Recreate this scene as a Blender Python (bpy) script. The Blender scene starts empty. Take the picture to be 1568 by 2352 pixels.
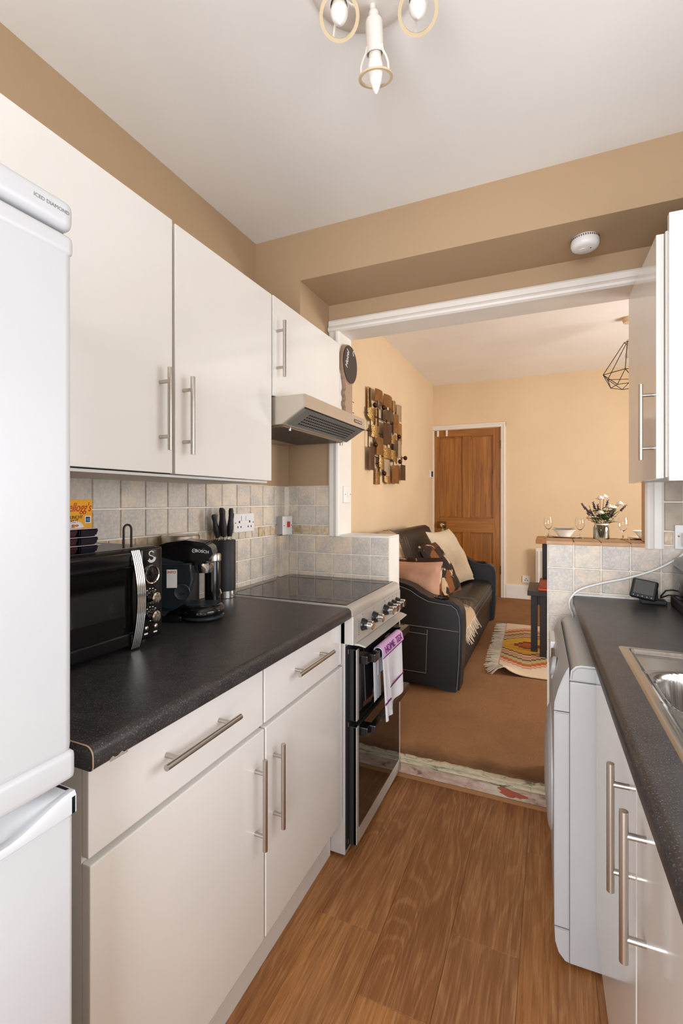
import bpy, bmesh, math, random
from mathutils import Vector, Matrix, Euler
R = math.radians
random.seed(7)
scene = bpy.context.scene
COL = scene.collection

# ------------------------------------------------------------------ camera
CAM_YAW = R(24.0)
cd = bpy.data.cameras.new('camera')
cd.sensor_fit = 'HORIZONTAL'; cd.sensor_width = 24.0
cd.lens = 24.0 * 1080.0 / 1568.0
cd.shift_y = -26.0 / 1568.0
cd.clip_start = 0.02
cam = bpy.data.objects.new('camera', cd); COL.objects.link(cam)
cam.location = (0, 0, 1.28); cam.rotation_euler = (R(90), 0, CAM_YAW)
scene.camera = cam

# ------------------------------------------------------------------ world, light, exposure
scene.view_settings.view_transform = 'Standard'
scene.view_settings.look = 'None'
scene.view_settings.gamma = 1.0
scene.view_settings.use_curve_mapping = False
scene.view_settings.exposure = 0.13
w = bpy.data.worlds.new('sky'); scene.world = w; w.use_nodes = True
bg = w.node_tree.nodes['Background']
bg.inputs[0].default_value = (0.80, 0.90, 1.0, 1); bg.inputs[1].default_value = 1.0

def area(name, loc, rot, sx, sy, power, col):
    l = bpy.data.lights.new(name, 'AREA'); l.shape = 'RECTANGLE'; l.size = sx; l.size_y = sy
    l.energy = power; l.color = col
    o = bpy.data.objects.new(name, l); COL.objects.link(o); o.location = loc; o.rotation_euler = rot
    return o
# daylight through the kitchen window over the sink (right wall), an opening added behind the camera as fill,
# and the living room window (right wall of that room)
DAY = (0.93, 0.975, 1.06)
area('kitchen_window_daylight', (0.78, 0.85, 1.41), (0, R(90), 0), 0.88, 1.2, 14.5, DAY)
area('back_fill_light', (-0.15, -1.31, 1.10), (R(90), 0, 0), 1.16, 1.9, 66, DAY)  # added soft fill from behind, brightens the fronts and base doors
area('living_window_daylight', (2.46, 3.7, 1.45), (0, R(92), 0), 0.95, 1.5, 82, (1.0, 0.97, 0.94))

# ------------------------------------------------------------------ colour and material tools
def lin(c):
    c = c / 255.0
    return c / 12.92 if c <= 0.04045 else ((c + 0.055) / 1.055) ** 2.4
def rgb(*c): return (lin(c[0]), lin(c[1]), lin(c[2]), 1)

class NT:
    def __init__(s, name):
        s.m = bpy.data.materials.new(name); s.m.use_nodes = True
        s.t = s.m.node_tree; s.b = s.t.nodes['Principled BSDF']
    def n(s, kind, **kw):
        x = s.t.nodes.new('ShaderNode' + kind)
        for k, v in kw.items():
            if k in x.inputs.keys(): x.inputs[k].default_value = v
            else: setattr(x, k, v)
        return x
    def l(s, a, ao, b, bi): s.t.links.new(a.outputs[ao], b.inputs[bi])
    def coord(s, scale=(1, 1, 1), rand=False, out='Object'):
        tc = s.n('TexCoord'); mp = s.n('Mapping'); mp.inputs['Scale'].default_value = scale
        s.l(tc, out, mp, 'Vector')
        if rand:
            oi = s.n('ObjectInfo'); mu = s.n('VectorMath', operation='SCALE'); mu.inputs[0].default_value = (13.1, 7.7, 5.3)
            s.l(oi, 'Random', mu, 'Scale'); s.l(mu, 0, mp, 'Location')
        return mp
    def noise(s, vec, scale, detail=3, rough=.5, dist=0):
        x = s.n('TexNoise'); x.inputs['Scale'].default_value = scale; x.inputs['Detail'].default_value = detail
        x.inputs['Roughness'].default_value = rough; x.inputs['Distortion'].default_value = dist
        if vec: s.l(vec, 0, x, 'Vector')
        return x
    def ramp(s, src, out, stops, interp='LINEAR'):
        r = s.n('ValToRGB'); e = r.color_ramp; e.interpolation = interp
        while len(e.elements) < len(stops): e.elements.new(0.5)
        for el, (p, c) in zip(e.elements, stops): el.position = p; el.color = c
        s.l(src, out, r, 'Fac'); return r
    def mix(s, fac, a, b, mode='MIX'):
        x = s.n('MixRGB', blend_type=mode)
        for key, v in ((0, fac), (1, a), (2, b)):
            if isinstance(v, tuple) and hasattr(v[0], 'outputs'): s.l(v[0], v[1], x, key)
            elif hasattr(v, 'outputs'): s.l(v, 0, x, key)
            else: x.inputs[key].default_value = v
        return x
    def bump(s, src, out, strength, dist=0.002):
        b = s.n('Bump'); b.inputs['Strength'].default_value = strength; b.inputs['Distance'].default_value = dist
        s.l(src, out, b, 'Height'); s.l(b, 0, s.b, 'Normal'); return b
    def base(s, src, out=0): s.l(src, out, s.b, 'Base Color')
    def setp(s, rough=.5, metal=0, coat=0, ior=1.5, spec=.5):
        s.b.inputs['Roughness'].default_value = rough; s.b.inputs['Metallic'].default_value = metal
        s.b.inputs['Coat Weight'].default_value = coat; s.b.inputs['Coat Roughness'].default_value = 0.05
        s.b.inputs['IOR'].default_value = ior; s.b.inputs['Specular IOR Level'].default_value = spec

def plain(name, c, rough=.5, metal=0, coat=0, vary=.06, scale=8, bump=0, bscale=60, spec=.5, rand=False):
    m = NT(name); m.setp(rough, metal, coat, spec=spec)
    v = m.coord(rand=rand); nz = m.noise(v, scale)
    a = tuple(x * (1 - vary) for x in c[:3]) + (1,); b = tuple(min(1, x * (1 + vary)) for x in c[:3]) + (1,)
    m.base(m.ramp(nz, 'Fac', [(.3, a), (.7, b)]))
    if bump: m.bump(m.noise(v, bscale, 4), 'Fac', bump, .001)
    return m.m

def steel(name, c, rough=.3, stretch=(1, 1, 60), scale=6):
    m = NT(name); m.setp(rough, 1.0)
    v = m.coord(stretch); nz = m.noise(v, scale, 4)
    m.base(m.ramp(nz, 'Fac', [(.25, tuple(x * .85 for x in c[:3]) + (1,)), (.75, c)]))
    rr = m.ramp(nz, 'Fac', [(.3, (rough * .8,) * 3 + (1,)), (.7, (rough * 1.25,) * 3 + (1,))]); m.l(rr, 0, m.b, 'Roughness')
    return m.m

def glass(name, c, rough=0.0, ior=1.45):
    m = NT(name); m.setp(rough, 0, ior=ior); m.b.inputs['Base Color'].default_value = c
    m.b.inputs['Transmission Weight'].default_value = 1.0
    return m.m

# ---- specific materials
def m_tile():
    m = NT('stone_tile'); m.setp(.45)
    v = m.coord((1, 1, 1), rand=True)
    oi = m.n('ObjectInfo')
    base = m.ramp(oi, 'Random', [(0, rgb(212, 198, 180)), (.3, rgb(220, 200, 176)), (.55, rgb(202, 194, 182)), (.8, rgb(218, 192, 164)), (1, rgb(222, 208, 188))])
    big = m.noise(v, 14, 2); fine = m.noise(v, 110, 6, .65)
    c1 = m.mix(m.ramp(big, 'Fac', [(.35, (0, 0, 0, 1)), (.65, (1, 1, 1, 1))]), base, rgb(186, 178, 168))
    c2 = m.mix(m.ramp(fine, 'Fac', [(.42, (0, 0, 0, 1)), (.75, (.55, .55, .55, 1))]), c1, rgb(240, 230, 216))
    m.base(c2); m.bump(m.noise(v, 55, 5), 'Fac', .35, .002)
    return m.m
def m_mosaic():
    m = NT('mosaic_stone'); m.setp(.45); v = m.coord((1, 1, 1), rand=True); oi = m.n('ObjectInfo')
    base = m.ramp(oi, 'Random', [(0, rgb(196, 172, 138)), (.35, rgb(206, 190, 164)), (.6, rgb(180, 150, 108)), (.85, rgb(196, 184, 166)), (1, rgb(170, 160, 148))], 'CONSTANT')
    m.base(m.mix(m.ramp(m.noise(v, 60, 4), 'Fac', [(.4, (0, 0, 0, 1)), (.8, (1, 1, 1, 1))]), base, rgb(226, 212, 190)))
    m.bump(m.noise(v, 90, 4), 'Fac', .4, .002); return m.m
def m_worktop():
    m = NT('worktop_laminate'); m.setp(.36, spec=.5); v = m.coord()
    a = m.noise(v, 400, 2, .6); b = m.noise(v, 25, 4); vo = m.n('TexVoronoi'); vo.inputs['Scale'].default_value = 330; m.l(v, 0, vo, 'Vector')
    c0 = m.ramp(b, 'Fac', [(.3, rgb(36, 34, 34)), (.7, rgb(52, 49, 48))])
    c1 = m.mix(m.ramp(a, 'Fac', [(.57, (0, 0, 0, 1)), (.74, (.8, .8, .8, 1))]), c0, rgb(122, 120, 120))
    c2 = m.mix(m.ramp(vo, 'Distance', [(.0, (.5, .5, .5, 1)), (.12, (0, 0, 0, 1))]), c1, rgb(96, 92, 88))
    m.base(c2); m.bump(m.noise(v, 180, 3), 'Fac', .12, .001); return m.m
def m_plank():
    m = NT('oak_plank'); m.setp(.38, spec=.4)
    oi = m.n('ObjectInfo')
    fine = m.noise(m.coord((60, 2.4, 1), rand=True), 3.0, 6, .65, .2)
    mid = m.noise(m.coord((9, .8, 1), rand=True), 2.0, 4, .55, .6)
    # cathedral figure: contour lines of a stretched noise field, thinned by the fine grain
    warp = m.noise(m.coord((4.2, .62, 1), rand=True), 1.5, 2, .45, .15)
    sc = m.n('Math', operation='MULTIPLY'); sc.inputs[1].default_value = 95.0; m.l(warp, 'Fac', sc, 0)
    sn = m.n('Math', operation='SINE'); m.l(sc, 0, sn, 0)
    tone = m.ramp(oi, 'Random', [(0, rgb(146, 94, 52)), (.35, rgb(178, 120, 66)), (.6, rgb(152, 102, 62)), (1, rgb(188, 130, 74))])
    c1 = m.mix(m.ramp(mid, 'Fac', [(.36, (.7, .7, .7, 1)), (.62, (0, 0, 0, 1))]), tone, rgb(124, 76, 40))
    rr = m.ramp(sn, 0, [(.45, (0, 0, 0, 1)), (.95, (.26, .26, .26, 1))])
    rf = m.mix(1.0, rr, m.ramp(fine, 'Fac', [(.36, (.25, .25, .25, 1)), (.60, (1, 1, 1, 1))]), 'MULTIPLY')
    c2 = m.mix(m.ramp(fine, 'Fac', [(.52, (0, 0, 0, 1)), (.72, (.35, .35, .35, 1))]), m.mix(rf, c1, rgb(204, 154, 102)), rgb(206, 158, 108))
    c3 = m.mix(m.ramp(fine, 'Fac', [(.32, (.60, .60, .60, 1)), (.50, (0, 0, 0, 1))]), c2, rgb(112, 68, 36))
    kn = m.n('TexVoronoi'); kn.inputs['Scale'].default_value = 1.0; m.l(m.coord((5.2, 1.9, 1), rand=True), 0, kn, 'Vector')
    c4 = m.mix(m.ramp(kn, 'Distance', [(.02, (.8, .8, .8, 1)), (.10, (0, 0, 0, 1))]), c3, rgb(92, 54, 28))
    m.base(c4); m.bump(fine, 'Fac', .12, .0008); return m.m
def m_pine(name='pine', dark=1.0):
    m = NT(name); m.setp(.42)
    s = m.coord((9, 9, .55), rand=True); wv = m.noise(s, 2.4, 5, .55, .8); fine = m.noise(m.coord((60, 60, 1.4), rand=True), 2, 4)
    kn = m.n('TexVoronoi'); kn.inputs['Scale'].default_value = 1.0; m.l(m.coord((5.5, 5.5, 2.6), rand=True), 0, kn, 'Vector')
    d = lambda *c: rgb(*[x * dark for x in c])
    c0 = m.ramp(wv, 'Fac', [(.3, d(128, 78, 24)), (.55, d(164, 106, 40)), (.75, d(182, 124, 54))])
    c1 = m.mix(m.ramp(fine, 'Fac', [(.5, (0, 0, 0, 1)), (.75, (.35, .35, .35, 1))]), c0, d(112, 62, 20))
    c2 = m.mix(m.ramp(kn, 'Distance', [(.03, (.9, .9, .9, 1)), (.11, (0, 0, 0, 1))]), c1, d(84, 42, 12))
    m.base(c2); return m.m
def m_carpet():
    m = NT('carpet_pile'); m.setp(.95, spec=.1); v = m.coord()
    a = m.noise(v, 420, 3, .7); b = m.noise(v, 3.5, 4)
    c = m.mix(m.ramp(a, 'Fac', [(.35, (0, 0, 0, 1)), (.7, (1, 1, 1, 1))]), rgb(130, 90, 58), rgb(180, 134, 94))
    c = m.mix(m.ramp(b, 'Fac', [(.35, (.35, .35, .35, 1)), (.6, (0, 0, 0, 1))]), c, rgb(118, 84, 60))
    # darker brown band along the step edge, with a ragged outline
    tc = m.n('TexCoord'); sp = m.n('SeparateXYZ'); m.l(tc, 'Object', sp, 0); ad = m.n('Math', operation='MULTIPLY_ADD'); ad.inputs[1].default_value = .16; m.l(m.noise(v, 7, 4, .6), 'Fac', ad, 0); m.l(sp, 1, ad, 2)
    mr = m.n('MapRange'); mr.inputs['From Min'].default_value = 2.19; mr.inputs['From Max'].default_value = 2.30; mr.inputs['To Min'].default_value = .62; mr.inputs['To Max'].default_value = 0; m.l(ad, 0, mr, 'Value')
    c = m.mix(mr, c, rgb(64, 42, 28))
    m.base(c); m.bump(a, 'Fac', .8, .006); return m.m
def m_wall(name, c, vary=.03):
    m = NT(name); m.setp(.75, spec=.25); v = m.coord(); n1 = m.noise(v, 2.2, 4)
    m.base(m.ramp(n1, 'Fac', [(.3, tuple(x * (1 - vary) for x in c[:3]) + (1,)), (.7, tuple(min(1, x * (1 + vary)) for x in c[:3]) + (1,))]))
    m.bump(m.noise(v, 150, 3), 'Fac', .05, .002); return m.m
def m_leather():
    m = NT('black_leather'); m.setp(.42, spec=.5); v = m.coord()
    vo = m.n('TexVoronoi'); vo.inputs['Scale'].default_value = 260; m.l(v, 0, vo, 'Vector')
    m.base(m.ramp(m.noise(v, 6, 3), 'Fac', [(.3, rgb(15, 15, 17)), (.7, rgb(23, 22, 24))]))
    m.bump(vo, 'Distance', .12, .001); return m.m
def m_cowhide():
    m = NT('cowhide'); m.setp(.7, spec=.3)
    v = m.coord(); bk = m.n('TexVoronoi', distance='CHEBYCHEV'); bk.inputs['Scale'].default_value = 8.5; bk.inputs['Randomness'].default_value = .25; m.l(v, 0, bk, 'Vector')
    a = m.noise(v, 9, 4, .6, .8); hair = m.noise(m.coord((8, 60, 8)), 5, 4, .6)
    c0 = m.ramp(bk, 'Color', [(0, rgb(26, 14, 8)), (.32, rgb(48, 26, 14)), (.52, rgb(128, 76, 34)), (.72, rgb(92, 52, 24)), (.88, rgb(206, 178, 142))], 'CONSTANT')
    c1 = m.mix(m.ramp(a, 'Fac', [(.58, (0, 0, 0, 1)), (.64, (1, 1, 1, 1))]), c0, rgb(224, 206, 182))
    c2 = m.mix(m.ramp(hair, 'Fac', [(.4, (0, 0, 0, 1)), (.8, (.5, .5, .5, 1))]), c1, rgb(40, 20, 10))
    m.base(c2); m.bump(hair, 'Fac', .4, .003); return m.m
def m_step():
    m = NT('crumbling_plaster'); m.setp(.8); v = m.coord((2.2, 1, 5)); n1 = m.noise(v, 7, 6, .65, .4); n2 = m.noise(m.coord(), 3.2, 5, .6)
    c0 = m.ramp(n1, 'Fac', [(.30, rgb(104, 78, 60)), (.43, rgb(164, 134, 114)), (.6, rgb(188, 164, 142)), (.75, rgb(150, 118, 100))])
    m.base(m.mix(m.ramp(n2, 'Fac', [(.6, (0, 0, 0, 1)), (.7, (.8, .8, .8, 1))]), c0, rgb(200, 186, 164)))
    m.bump(n1, 'Fac', .9, .006); return m.m
def m_flaking():
    m = NT('flaking_paint'); m.setp(.6); v = m.coord((1.5, 1, 6)); n1 = m.noise(v, 9, 6, .7, .5)
    m.base(m.ramp(n1, 'Fac', [(.30, rgb(56, 62, 44)), (.38, rgb(110, 104, 80)), (.46, rgb(184, 170, 140)), (.62, rgb(196, 178, 146)), (.72, rgb(132, 108, 82))]))
    m.bump(n1, 'Fac', .7, .004); return m.m
def m_hammered(name, c1, c2):
    m = NT(name); m.setp(.3, 1.0); v = m.coord(rand=True); vo = m.n('TexVoronoi'); vo.inputs['Scale'].default_value = 120; m.l(v, 0, vo, 'Vector')
    m.base(m.ramp(vo, 'Distance', [(.05, c2), (.4, c1)])); m.bump(vo, 'Distance', .8, .004); return m.m
def m_weave(name, c1, c2, sc=130):
    m = NT(name); m.setp(.95, spec=.1); v = m.coord()
    wv = m.n('TexWave'); wv.inputs['Scale'].default_value = sc; wv.inputs['Distortion'].default_value = 1.5; m.l(v, 0, wv, 'Vector')
    n2 = m.noise(v, 260, 2)
    c = m.mix(m.ramp(wv, 'Fac', [(.3, (0, 0, 0, 1)), (.7, (1, 1, 1, 1))]), c1, c2)
    m.base(m.mix(m.ramp(n2, 'Fac', [(.4, (0, 0, 0, 1)), (.7, (.4, .4, .4, 1))]), c, c1)); m.bump(wv, 'Fac', .4, .003); return m.m
def m_rug():
    m = NT('kilim_weave'); m.setp(.95, spec=.1)
    tc = m.n('TexCoord'); sp = m.n('SeparateXYZ'); m.l(tc, 'Object', sp, 0)
    def mth(op, a, b=None):
        x = m.n('Math', operation=op)
        for i, q in enumerate((a, b)):
            if q is None: continue
            if isinstance(q, tuple): m.l(q[0], q[1], x, i)
            elif hasattr(q, 'outputs'): m.l(q, 0, x, i)
            else: x.inputs[i].default_value = q
        return x
    # stepped diamonds: snap x, triangle wave, plus |y|
    xs = mth('SNAP', mth('ADD', (sp, 0), 10.0), .032)
    tri = mth('PINGPONG', mth('ADD', xs, -10.0 - .0), .34)
    ys = mth('SNAP', mth('ABSOLUTE', (sp, 1)), .003)
    d = mth('ADD', ys, mth('MULTIPLY', tri, 0.80))
    dk, ye, cr, orr, pk, gr = rgb(52, 40, 44), rgb(226, 172, 66), rgb(222, 200, 172), rgb(190, 98, 50), rgb(204, 140, 120), rgb(186, 172, 120)
    st = [(0, orr), (.070, dk), (.086, ye), (.236, dk), (.256, cr), (.285, pk), (.325, gr), (.345, pk), (.366, dk), (.386, gr), (.455, orr), (.512, cr), (.528, pk), (.560, cr)]
    r = m.ramp(d, 0, [(p / 1.0, c) for p, c in st], 'CONSTANT')
    nz = m.noise(m.coord(), 350, 2); m.base(m.mix(m.ramp(nz, 'Fac', [(.4, (0, 0, 0, 1)), (.8, (.35, .35, .35, 1))]), r, rgb(150, 120, 95)))
    m.bump(nz, 'Fac', .5, .003); return m.m

MT = dict(
 tile=m_tile(), mosaic=m_mosaic(), worktop=m_worktop(), plank=m_plank(), pine=m_pine(), carpet=m_carpet(),
 kwall=m_wall('kitchen_beige_paint', rgb(176, 149, 117)), kceil=m_wall('ceiling_white_paint', rgb(230, 226, 219)),
 lwall=m_wall('living_cream_paint', rgb(228, 203, 168)), lceil=m_wall('living_ceiling_paint', rgb(248, 245, 240)),
 white=plain('white_gloss_paint', rgb(232, 226, 216), .4, vary=.03), plaster=plain('white_plaster', rgb(232, 228, 220), .7, vary=.03),
 grout=plain('grout', rgb(238, 230, 216), .85, vary=.05, scale=40), cement=plain('bare_cement', rgb(150, 140, 124), .9),  # cement: plain tone of floor base, screed and hall backing
 cream=plain('cream_gloss_laminate', rgb(230, 226, 219), .14, coat=.25, vary=.012, spec=.5), carcass=plain('white_carcass', rgb(226, 222, 214), .5, vary=.02),
 fridge=plain('fridge_white', rgb(205, 207, 209), .35, vary=.01), wmwhite=plain('washer_white', rgb(178, 176, 173), .35, vary=.01), fridge_grey=plain('fridge_seal', rgb(120, 118, 112), .6),
 steel=plain('brushed_steel', rgb(190, 184, 176), .30, 1.0, vary=.02), steel_h=steel('brushed_steel_bright', rgb(205, 203, 200), .26, (60, 1, 1)),
 cooker=plain('cooker_silver', rgb(196, 191, 183), .42, .45, vary=.03), chrome=plain('chrome', rgb(214, 210, 204), .1, 1.0, vary=.02),
 sink=steel('sink_steel', rgb(186, 182, 176), .22, (50, 1, 1)),
 hobglass=plain('black_hob_glass', rgb(20, 20, 21), .05, vary=.02, spec=.7), ovenglass=plain('oven_glass', rgb(16, 14, 13), .04, vary=.02, spec=.6),
 black=plain('black_gloss_plastic', rgb(16, 16, 17), .14, vary=.02), blackm=plain('black_matte_plastic', rgb(24, 24, 25), .55, vary=.05),
 dgrey=plain('dark_grey_plastic', rgb(46, 52, 56), .25), tank=plain('smoked_tank', rgb(34, 42, 48), .1, spec=.7),
 leather=m_leather(), stitch=plain('white_stitch', rgb(150, 146, 140), .8), pink=plain('pink_velvet', rgb(188, 146, 122), .9, vary=.08, scale=14, bump=.2, bscale=300, spec=.2),
 cow=m_cowhide(), creamfab=m_weave('cream_ribbed_knit', rgb(214, 198, 172), rgb(234, 222, 200), 60), throw=m_weave('throw_weave', rgb(176, 146, 116), rgb(206, 180, 148), 320),
 greythrow=m_weave('grey_throw_weave', rgb(120, 108, 98), rgb(160, 146, 130), 300), fringe=plain('cotton_fringe', rgb(220, 206, 184), .95), fringe_d=plain('dark_fringe', rgb(120, 98, 80), .95),
 rug=m_rug(), darkwood=plain('black_stained_wood', rgb(34, 26, 22), .45, vary=.2, scale=20), tablewood=m_pine('table_wood', 1.12),
 ledge=plain('brown_ledge_tile', rgb(186, 142, 98), .45, vary=.14, scale=18, rand=True), terracotta=plain('terracotta_weave', rgb(150, 78, 44), .6, vary=.3, scale=60),
 china=plain('white_china', rgb(240, 236, 228), .15, vary=.01, coat=.3), clear=glass('clear_glass', (1, 1, 1, 1)), smoke=glass('grey_glass', (.55, .60, .61, 1)),
 brass=plain('aged_brass', rgb(118, 84, 44), .35, 1.0, vary=.2, scale=40), iron=plain('dark_iron', rgb(42, 32, 26), .5, .6),
 bronze=plain('bronze_sheet', rgb(142, 100, 54), .45, .7, vary=.25, scale=12, rand=True), umber=plain('umber_sheet', rgb(96, 78, 60), .42, .7, vary=.25, scale=12, rand=True),
 brown=plain('brown_sheet', rgb(88, 60, 42), .42, .6, vary=.2, scale=12, rand=True), silver=plain('champagne_sheet', rgb(182, 166, 142), .4, .7, vary=.1, scale=12, rand=True),
 gold=m_hammered('hammered_gold', rgb(196, 162, 104), rgb(104, 76, 40)), ball=plain('copper_ball', rgb(70, 38, 24), .2, .8),
 pvc=plain('white_plastic', rgb(232, 230, 226), .35, vary=.01), pvcgrey=plain('grey_plastic', rgb(168, 166, 162), .45), red=plain('red_plastic', rgb(200, 36, 32), .35),
 lampwhite=plain('lamp_white_enamel', rgb(228, 222, 212), .4), ring=plain('lamp_ring_yellowed', rgb(206, 186, 152), .35), bulb=plain('frosted_bulb', rgb(240, 236, 228), .2),
 yellow=plain('cereal_yellow', rgb(246, 172, 16), .5, vary=.03), redprint=plain('red_print', rgb(196, 28, 20), .5), blackprint=plain('black_print', rgb(30, 20, 16), .5),
 whiteprint=plain('white_print', rgb(236, 236, 232), .5), greyprint=plain('grey_print', rgb(130, 128, 124), .5), orangeprint=plain('orange_print', rgb(214, 92, 40), .5), blueprint=plain('blue_print', rgb(60, 130, 190), .5),
 plum=plain('plum_pot', rgb(52, 24, 28), .12, vary=.15, coat=.4), navy=plain('navy_label', rgb(28, 26, 38), .2), clearpl=plain('clear_lid', rgb(200, 180, 176), .1),
 towel=plain('tea_towel_cotton', rgb(232, 230, 234), .95, vary=.03, bump=.2, bscale=400, spec=.1), towelpink=plain('towel_band_pink', rgb(214, 170, 206), .95, spec=.1), purple=plain('purple_print', rgb(126, 56, 116), .9, spec=.1),
 step=m_step(), flaking=m_flaking(), brick=plain('exposed_brick', rgb(150, 74, 50), .85, vary=.2, scale=30, bump=.6, bscale=80), strip=plain('floor_edge_strip', rgb(150, 104, 60), .5),
 leaf=plain('leaf_green', rgb(84, 112, 54), .6, vary=.2, scale=30), lavender=plain('lavender', rgb(86, 72, 90), .8, vary=.2), petal=plain('petal_white', rgb(242, 236, 226), .7), stem=plain('stem', rgb(96, 100, 60), .7),
 screen=plain('dark_screen', rgb(58, 58, 60), .08, spec=.7), mint=plain('mint_tag', rgb(150, 176, 136), .5), keybow=plain('key_bow_black', rgb(52, 38, 30), .5, vary=.1), keywood=plain('key_shaft', rgb(168, 140, 116), .5, vary=.08),
 skirting=plain('skirting_white', rgb(232, 226, 216), .45, vary=.02), filter=plain('hood_filter_mesh', rgb(132, 112, 92), .5, .6), hoodgrey=plain('hood_grille_grey', rgb(120, 118, 112), .45, .3),
 hoodsteel=plain('hood_steel', rgb(196, 186, 172), .36, .85, vary=.06, scale=5), dark=plain('dark_void', rgb(12, 11, 11), .8), windowframe=plain('upvc', rgb(236, 236, 234), .4),
)
def m_pot(): pass
# ------------------------------------------------------------------ geometry tools
OFF = {}
class MB:
    """collects shapes into one mesh (coordinates in the room, metres)"""
    def __init__(s): s.bm = bmesh.new()
    def _xf(s, vs, m):
        if m is not None: bmesh.ops.transform(s.bm, matrix=m, verts=vs)
    def box(s, x0, x1, y0, y1, z0, z1, bev=0, seg=2, m=None):
        t = bmesh.new()
        bmesh.ops.create_cube(t, size=1)
        for v in t.verts:
            v.co = Vector(((x0 + x1) / 2 + v.co.x * (x1 - x0), (y0 + y1) / 2 + v.co.y * (y1 - y0), (z0 + z1) / 2 + v.co.z * (z1 - z0)))
        if bev > 0: bmesh.ops.bevel(t, geom=list(t.edges), offset=bev, segments=seg, affect='EDGES', profile=.6)
        return s.merge(t, m)
    def merge(s, t, m=None):
        if m is not None: bmesh.ops.transform(t, matrix=m, verts=list(t.verts))
        me = bpy.data.meshes.new('tmp'); t.to_mesh(me); t.free(); s.bm.from_mesh(me); bpy.data.meshes.remove(me); return s
    def cyl(s, p0, p1, r0, r1=None, n=20, cap=True):
        r1 = r0 if r1 is None else r1
        p0, p1 = Vector(p0), Vector(p1); d = p1 - p0; L = d.length
        t = bmesh.new(); bmesh.ops.create_cone(t, cap_ends=cap, segments=n, radius1=r0, radius2=r1, depth=L)
        q = Vector((0, 0, 1)).rotation_difference(d.normalized()).to_matrix().to_4x4()
        return s.merge(t, Matrix.Translation((p0 + p1) / 2) @ q)
    def lathe(s, prof, c=(0, 0, 0), n=28, m=None, axis=None):
        """prof: list of (r, h); spun about z through c (or about axis)"""
        t = bmesh.new(); rings = []
        for r, h in prof:
            if r < 1e-6: rings.append([t.verts.new((0, 0, h))])
            else: rings.append([t.verts.new((r * math.cos(2 * math.pi * i / n), r * math.sin(2 * math.pi * i / n), h)) for i in range(n)])
        for a, b in zip(rings, rings[1:]):
            for i in range(n):
                j = (i + 1) % n
                if len(a) == 1 and len(b) == 1: continue
                if len(a) == 1: t.faces.new((a[0], b[i], b[j]))
                elif len(b) == 1: t.faces.new((a[i], a[j], b[0]))
                else: t.faces.new((a[i], a[j], b[j], b[i]))
        bmesh.ops.recalc_face_normals(t, faces=list(t.faces))
        mm = Matrix.Translation(c)
        if axis is not None: mm = mm @ Vector((0, 0, 1)).rotation_difference(Vector(axis).normalized()).to_matrix().to_4x4()
        if m is not None: mm = m @ mm
        return s.merge(t, mm)
    def prism(s, pts, axis, a0, a1, bev=0, seg=2, m=None):
        """polygon pts extruded along axis ('x': pts=(y,z), 'y': pts=(x,z), 'z': pts=(x,y))"""
        t = bmesh.new()
        def P(p, a): return {'x': (a, p[0], p[1]), 'y': (p[0], a, p[1]), 'z': (p[0], p[1], a)}[axis]
        A = [t.verts.new(P(p, a0)) for p in pts]; B = [t.verts.new(P(p, a1)) for p in pts]
        t.faces.new(A); t.faces.new(list(reversed(B))); n = len(pts)
        for i in range(n): t.faces.new((A[i], B[i], B[(i + 1) % n], A[(i + 1) % n]))
        bmesh.ops.recalc_face_normals(t, faces=list(t.faces))
        if bev > 0:
            es = [e for e in t.edges if (e.verts[0] in A) == (e.verts[1] in A)]
            bmesh.ops.bevel(t, geom=es, offset=bev, segments=seg, affect='EDGES')
        return s.merge(t, m)
    def tube(s, pts, r, n=8, closed=False):
        pts = [Vector(p) for p in pts]; t = bmesh.new(); rings = []; N = len(pts); up = None
        for i, p in enumerate(pts):
            if closed: d = (pts[(i + 1) % N] - pts[i - 1]).normalized()
            else: d = (pts[min(i + 1, N - 1)] - pts[max(i - 1, 0)]).normalized()
            if up is None: up = d.orthogonal().normalized()
            up = (up - d * up.dot(d)); up = up.normalized() if up.length > 1e-6 else d.orthogonal().normalized()
            b = d.cross(up)
            rr = r[i] if isinstance(r, (list, tuple)) else r
            rings.append([t.verts.new(p + (up * math.cos(2 * math.pi * k / n) + b * math.sin(2 * math.pi * k / n)) * rr) for k in range(n)])
        for i in range(N if closed else N - 1):
            a, b = rings[i], rings[(i + 1) % N]
            for k in range(n): t.faces.new((a[k], a[(k + 1) % n], b[(k + 1) % n], b[k]))
        if not closed: t.faces.new(list(reversed(rings[0]))); t.faces.new(rings[-1])
        bmesh.ops.recalc_face_normals(t, faces=list(t.faces))
        return s.merge(t)
    def ball(s, c, r, sc=(1, 1, 1), n=12):
        t = bmesh.new(); bmesh.ops.create_uvsphere(t, u_segments=n, v_segments=max(6, n // 2 + 2), radius=r)
        return s.merge(t, Matrix.Translation(c) @ Matrix.Diagonal((*sc, 1)))
    def sheet(s, grid, thick=0):
        """grid: rows of points -> surface (two-sided skin of given thickness)"""
        t = bmesh.new(); V = [[t.verts.new(p) for p in row] for row in grid]
        for a, b in zip(V, V[1:]):
            for i in range(len(a) - 1): t.faces.new((a[i], a[i + 1], b[i + 1], b[i]))
        bmesh.ops.recalc_face_normals(t, faces=list(t.faces))
        if thick: bmesh.ops.solidify(t, geom=list(t.faces), thickness=thick)
        return s.merge(t)
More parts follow.
